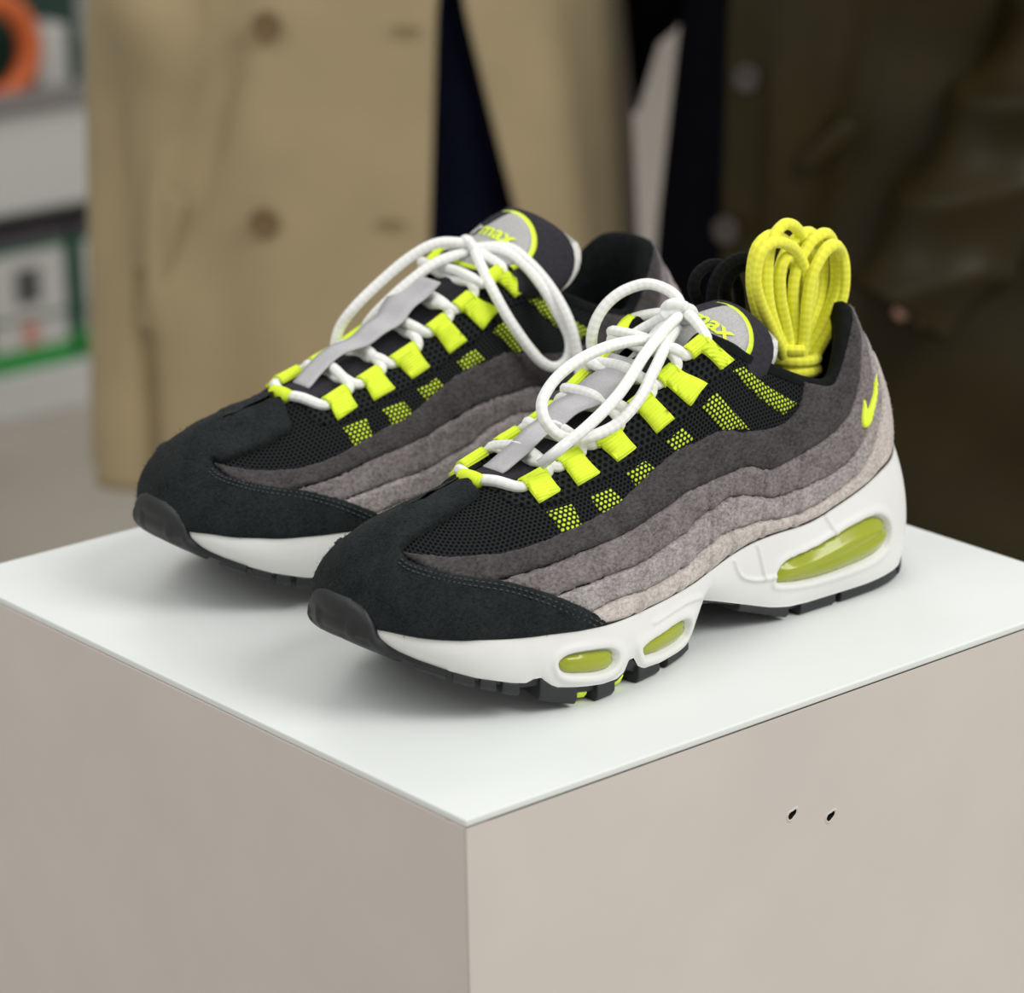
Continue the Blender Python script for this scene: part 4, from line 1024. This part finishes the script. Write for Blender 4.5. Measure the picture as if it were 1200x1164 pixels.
# ================================================================= store shelf far behind on the left
M_SHELF = noisy(mat('white_steel', (.60, .605, .58), .5), (.60, .605, .58), .97, 1.03, 5)
M_SHELFEDGE = mat('grey_price_rail', (.22, .205, .20), .5)
sh = tag(empty('store_shelf', (1.6, 3.296, 0)), 'white store shelf with packed goods behind the beige coat', 'shelf')
def sbox(name, m, d, parent=sh, bw=.004):
    b = MB(); b.add(*box(*d)); return bevel(b.build(name, m, parent, False), bw)
sbox('plinth', M_SHELF, (-1, .95, 0, .45, 0, .055)); sbox('shelf_board', M_SHELF, (-1, .95, .0, .45, .055, .072))
sbox('back_panel', M_SHELF, (-1, .95, .44, .46, .1, 1.5)); sbox('fascia', M_SHELF, (-1, .95, .0, .018, .325, .462)); sbox('shelf_board', M_SHELF, (-1, .95, .0, .45, .462, .475)); sbox('price_rail', M_SHELFEDGE, (-1, .95, -.012, .0, .475, .51))
sbox('shelf_board', M_SHELF, (-1, .95, .05, .45, .80, .82)); sbox('upright', M_SHELF, (.93, .96, .0, .46, 0, 1.5)); sbox('upright', M_SHELF, (-1.01, -.98, .0, .46, 0, 1.5))
def flat(c, r=.5): return mat('pack_print', c, r)
GREENB, GREEN, WHITE, PINK, DGREY, DGREEN, PURP, ORANGE = flat((.02, .30, .05)), flat((.015, .10, .06)), flat((.55, .55, .52)), flat((.55, .20, .15)), flat((.07, .07, .07)), flat((.012, .045, .032)), flat((.08, .06, .08)), flat((.62, .13, .03), .4)
def pack(x, w, label):
    r = tag(empty('pack', (1.6+x, 3.296+.02, .072)), label, 'package', 'green packs on the lowest shelf')
    b = MB(); b.add(*box(-w/2, w/2, 0, .12, 0, .205)); bevel(b.build('carton', GREEN, r, False), .004)
    for nm, m, d in (('base_strip', GREENB, (-w/2+.001, w/2-.001, -.002, .004, .002, .05)), ('print_panel', WHITE, (-w/2+.012, w/2-.012, -.003, .003, .085, .185)), ('picture', DGREY, (-.022, .022, -.004, .002, .105, .160)), ('lower_print', WHITE, (-w/2+.012, w/2-.012, -.003, .003, .035, .078)), ('red_mark', PINK, (-.012, .012, -.004, .002, .038, .075)), ('lid_strip', PURP, (-w/2, w/2, -.002, .1, .2, .214))):
        b = MB(); b.add(*box(*d)); b.build(nm, m, r, False)
pack(.215, .158, 'green pack with white panel and dark picture, left of the beige coat')
pack(.385, .158, 'green pack mostly hidden behind the beige coat on the lowest shelf')
t = []
for k in range(48):
    a = 2*math.pi*k/48
    for j in range(14):
        c = 2*math.pi*j/14; t.append(((.075+.019*math.cos(c))*math.cos(a), .019*math.sin(c), .094+(.075+.019*math.cos(c))*math.sin(a)))
b = MB(); b.add(t, [(i*14+j, ((i+1) % 48)*14+j, ((i+1) % 48)*14+(j+1) % 14, i*14+(j+1) % 14) for i in range(48) for j in range(14)])
o = b.build('orange_ring', ORANGE); o.location = (1.778, 3.296+.03, .475); tag(o, 'thick orange ring standing on the upper shelf', 'ring')
def carton(name, x, y, w, d, hgt, m, label, cat='box', trim=None):
    r = tag(empty(name, (1.6+x, 3.296+y, .475)), label, cat); b = MB(); b.add(*box(-w/2, w/2, 0, d, 0, hgt)); bevel(b.build('carton', m, r, False), .004)
    if trim: b = MB(); b.add(*box(-w/2-.001, w/2+.001, -.002, d, hgt*.82, hgt+.001)); b.build('lid', trim, r, False)
carton('dark_box', .03, .10, .20, .15, .19, PURP, 'dark purple box behind the orange ring', trim=DGREY)
carton('white_pack', .305, .05, .055, .06, .115, WHITE, 'small white pack beside the orange ring', 'package')
carton('green_box', .28, .14, .26, .15, .21, DGREEN, 'green box with grey lower half behind the white pack', trim=GREEN)

# ---- black bag hanging between the two people
bag = tag(empty('shoulder_bag', (1.262, 1.30, .0), ANG), 'black shoulder bag hanging beside the beige coat', 'bag')
V = []; nb = 28
for i, z in enumerate(np.concatenate([np.linspace(0, .4, 12), np.linspace(.5, 1, 6)])):
    zz = .835+z*.29; rt = float(np.interp(zz, [.835, .842, .870, .898, .910, .922, .945, 1.2], [-.03, -.004, .005, .013, .017, .034, .046, .050])); w = (rt+.06)/2; cx = (rt-.06)/2
    for k in range(nb):
        a = 2*math.pi*k/nb; V.append((cx+w*math.copysign(abs(math.cos(a))**.7, math.cos(a)), .05*math.copysign(abs(math.sin(a))**.7, math.sin(a))*(.3+.7*smoothstep(z/.4)), zz))
b = MB(); b.add(V, [(i*nb+k, i*nb+(k+1) % nb, (i+1)*nb+(k+1) % nb, (i+1)*nb+k) for i in range(17) for k in range(nb)]+[tuple(range(nb-1, -1, -1)), tuple(17*nb+k for k in range(nb))]); b.build('bag_body', M_BLACKW, bag)
b = MB(); b.add(*tube([(.0, -.02, 1.12), (-.02, -.03, 1.25), (-.06, -.02, 1.38), (-.09, .0, 1.42)], .006, 8, step=.02)); b.build('strap', M_BLACKW, bag)
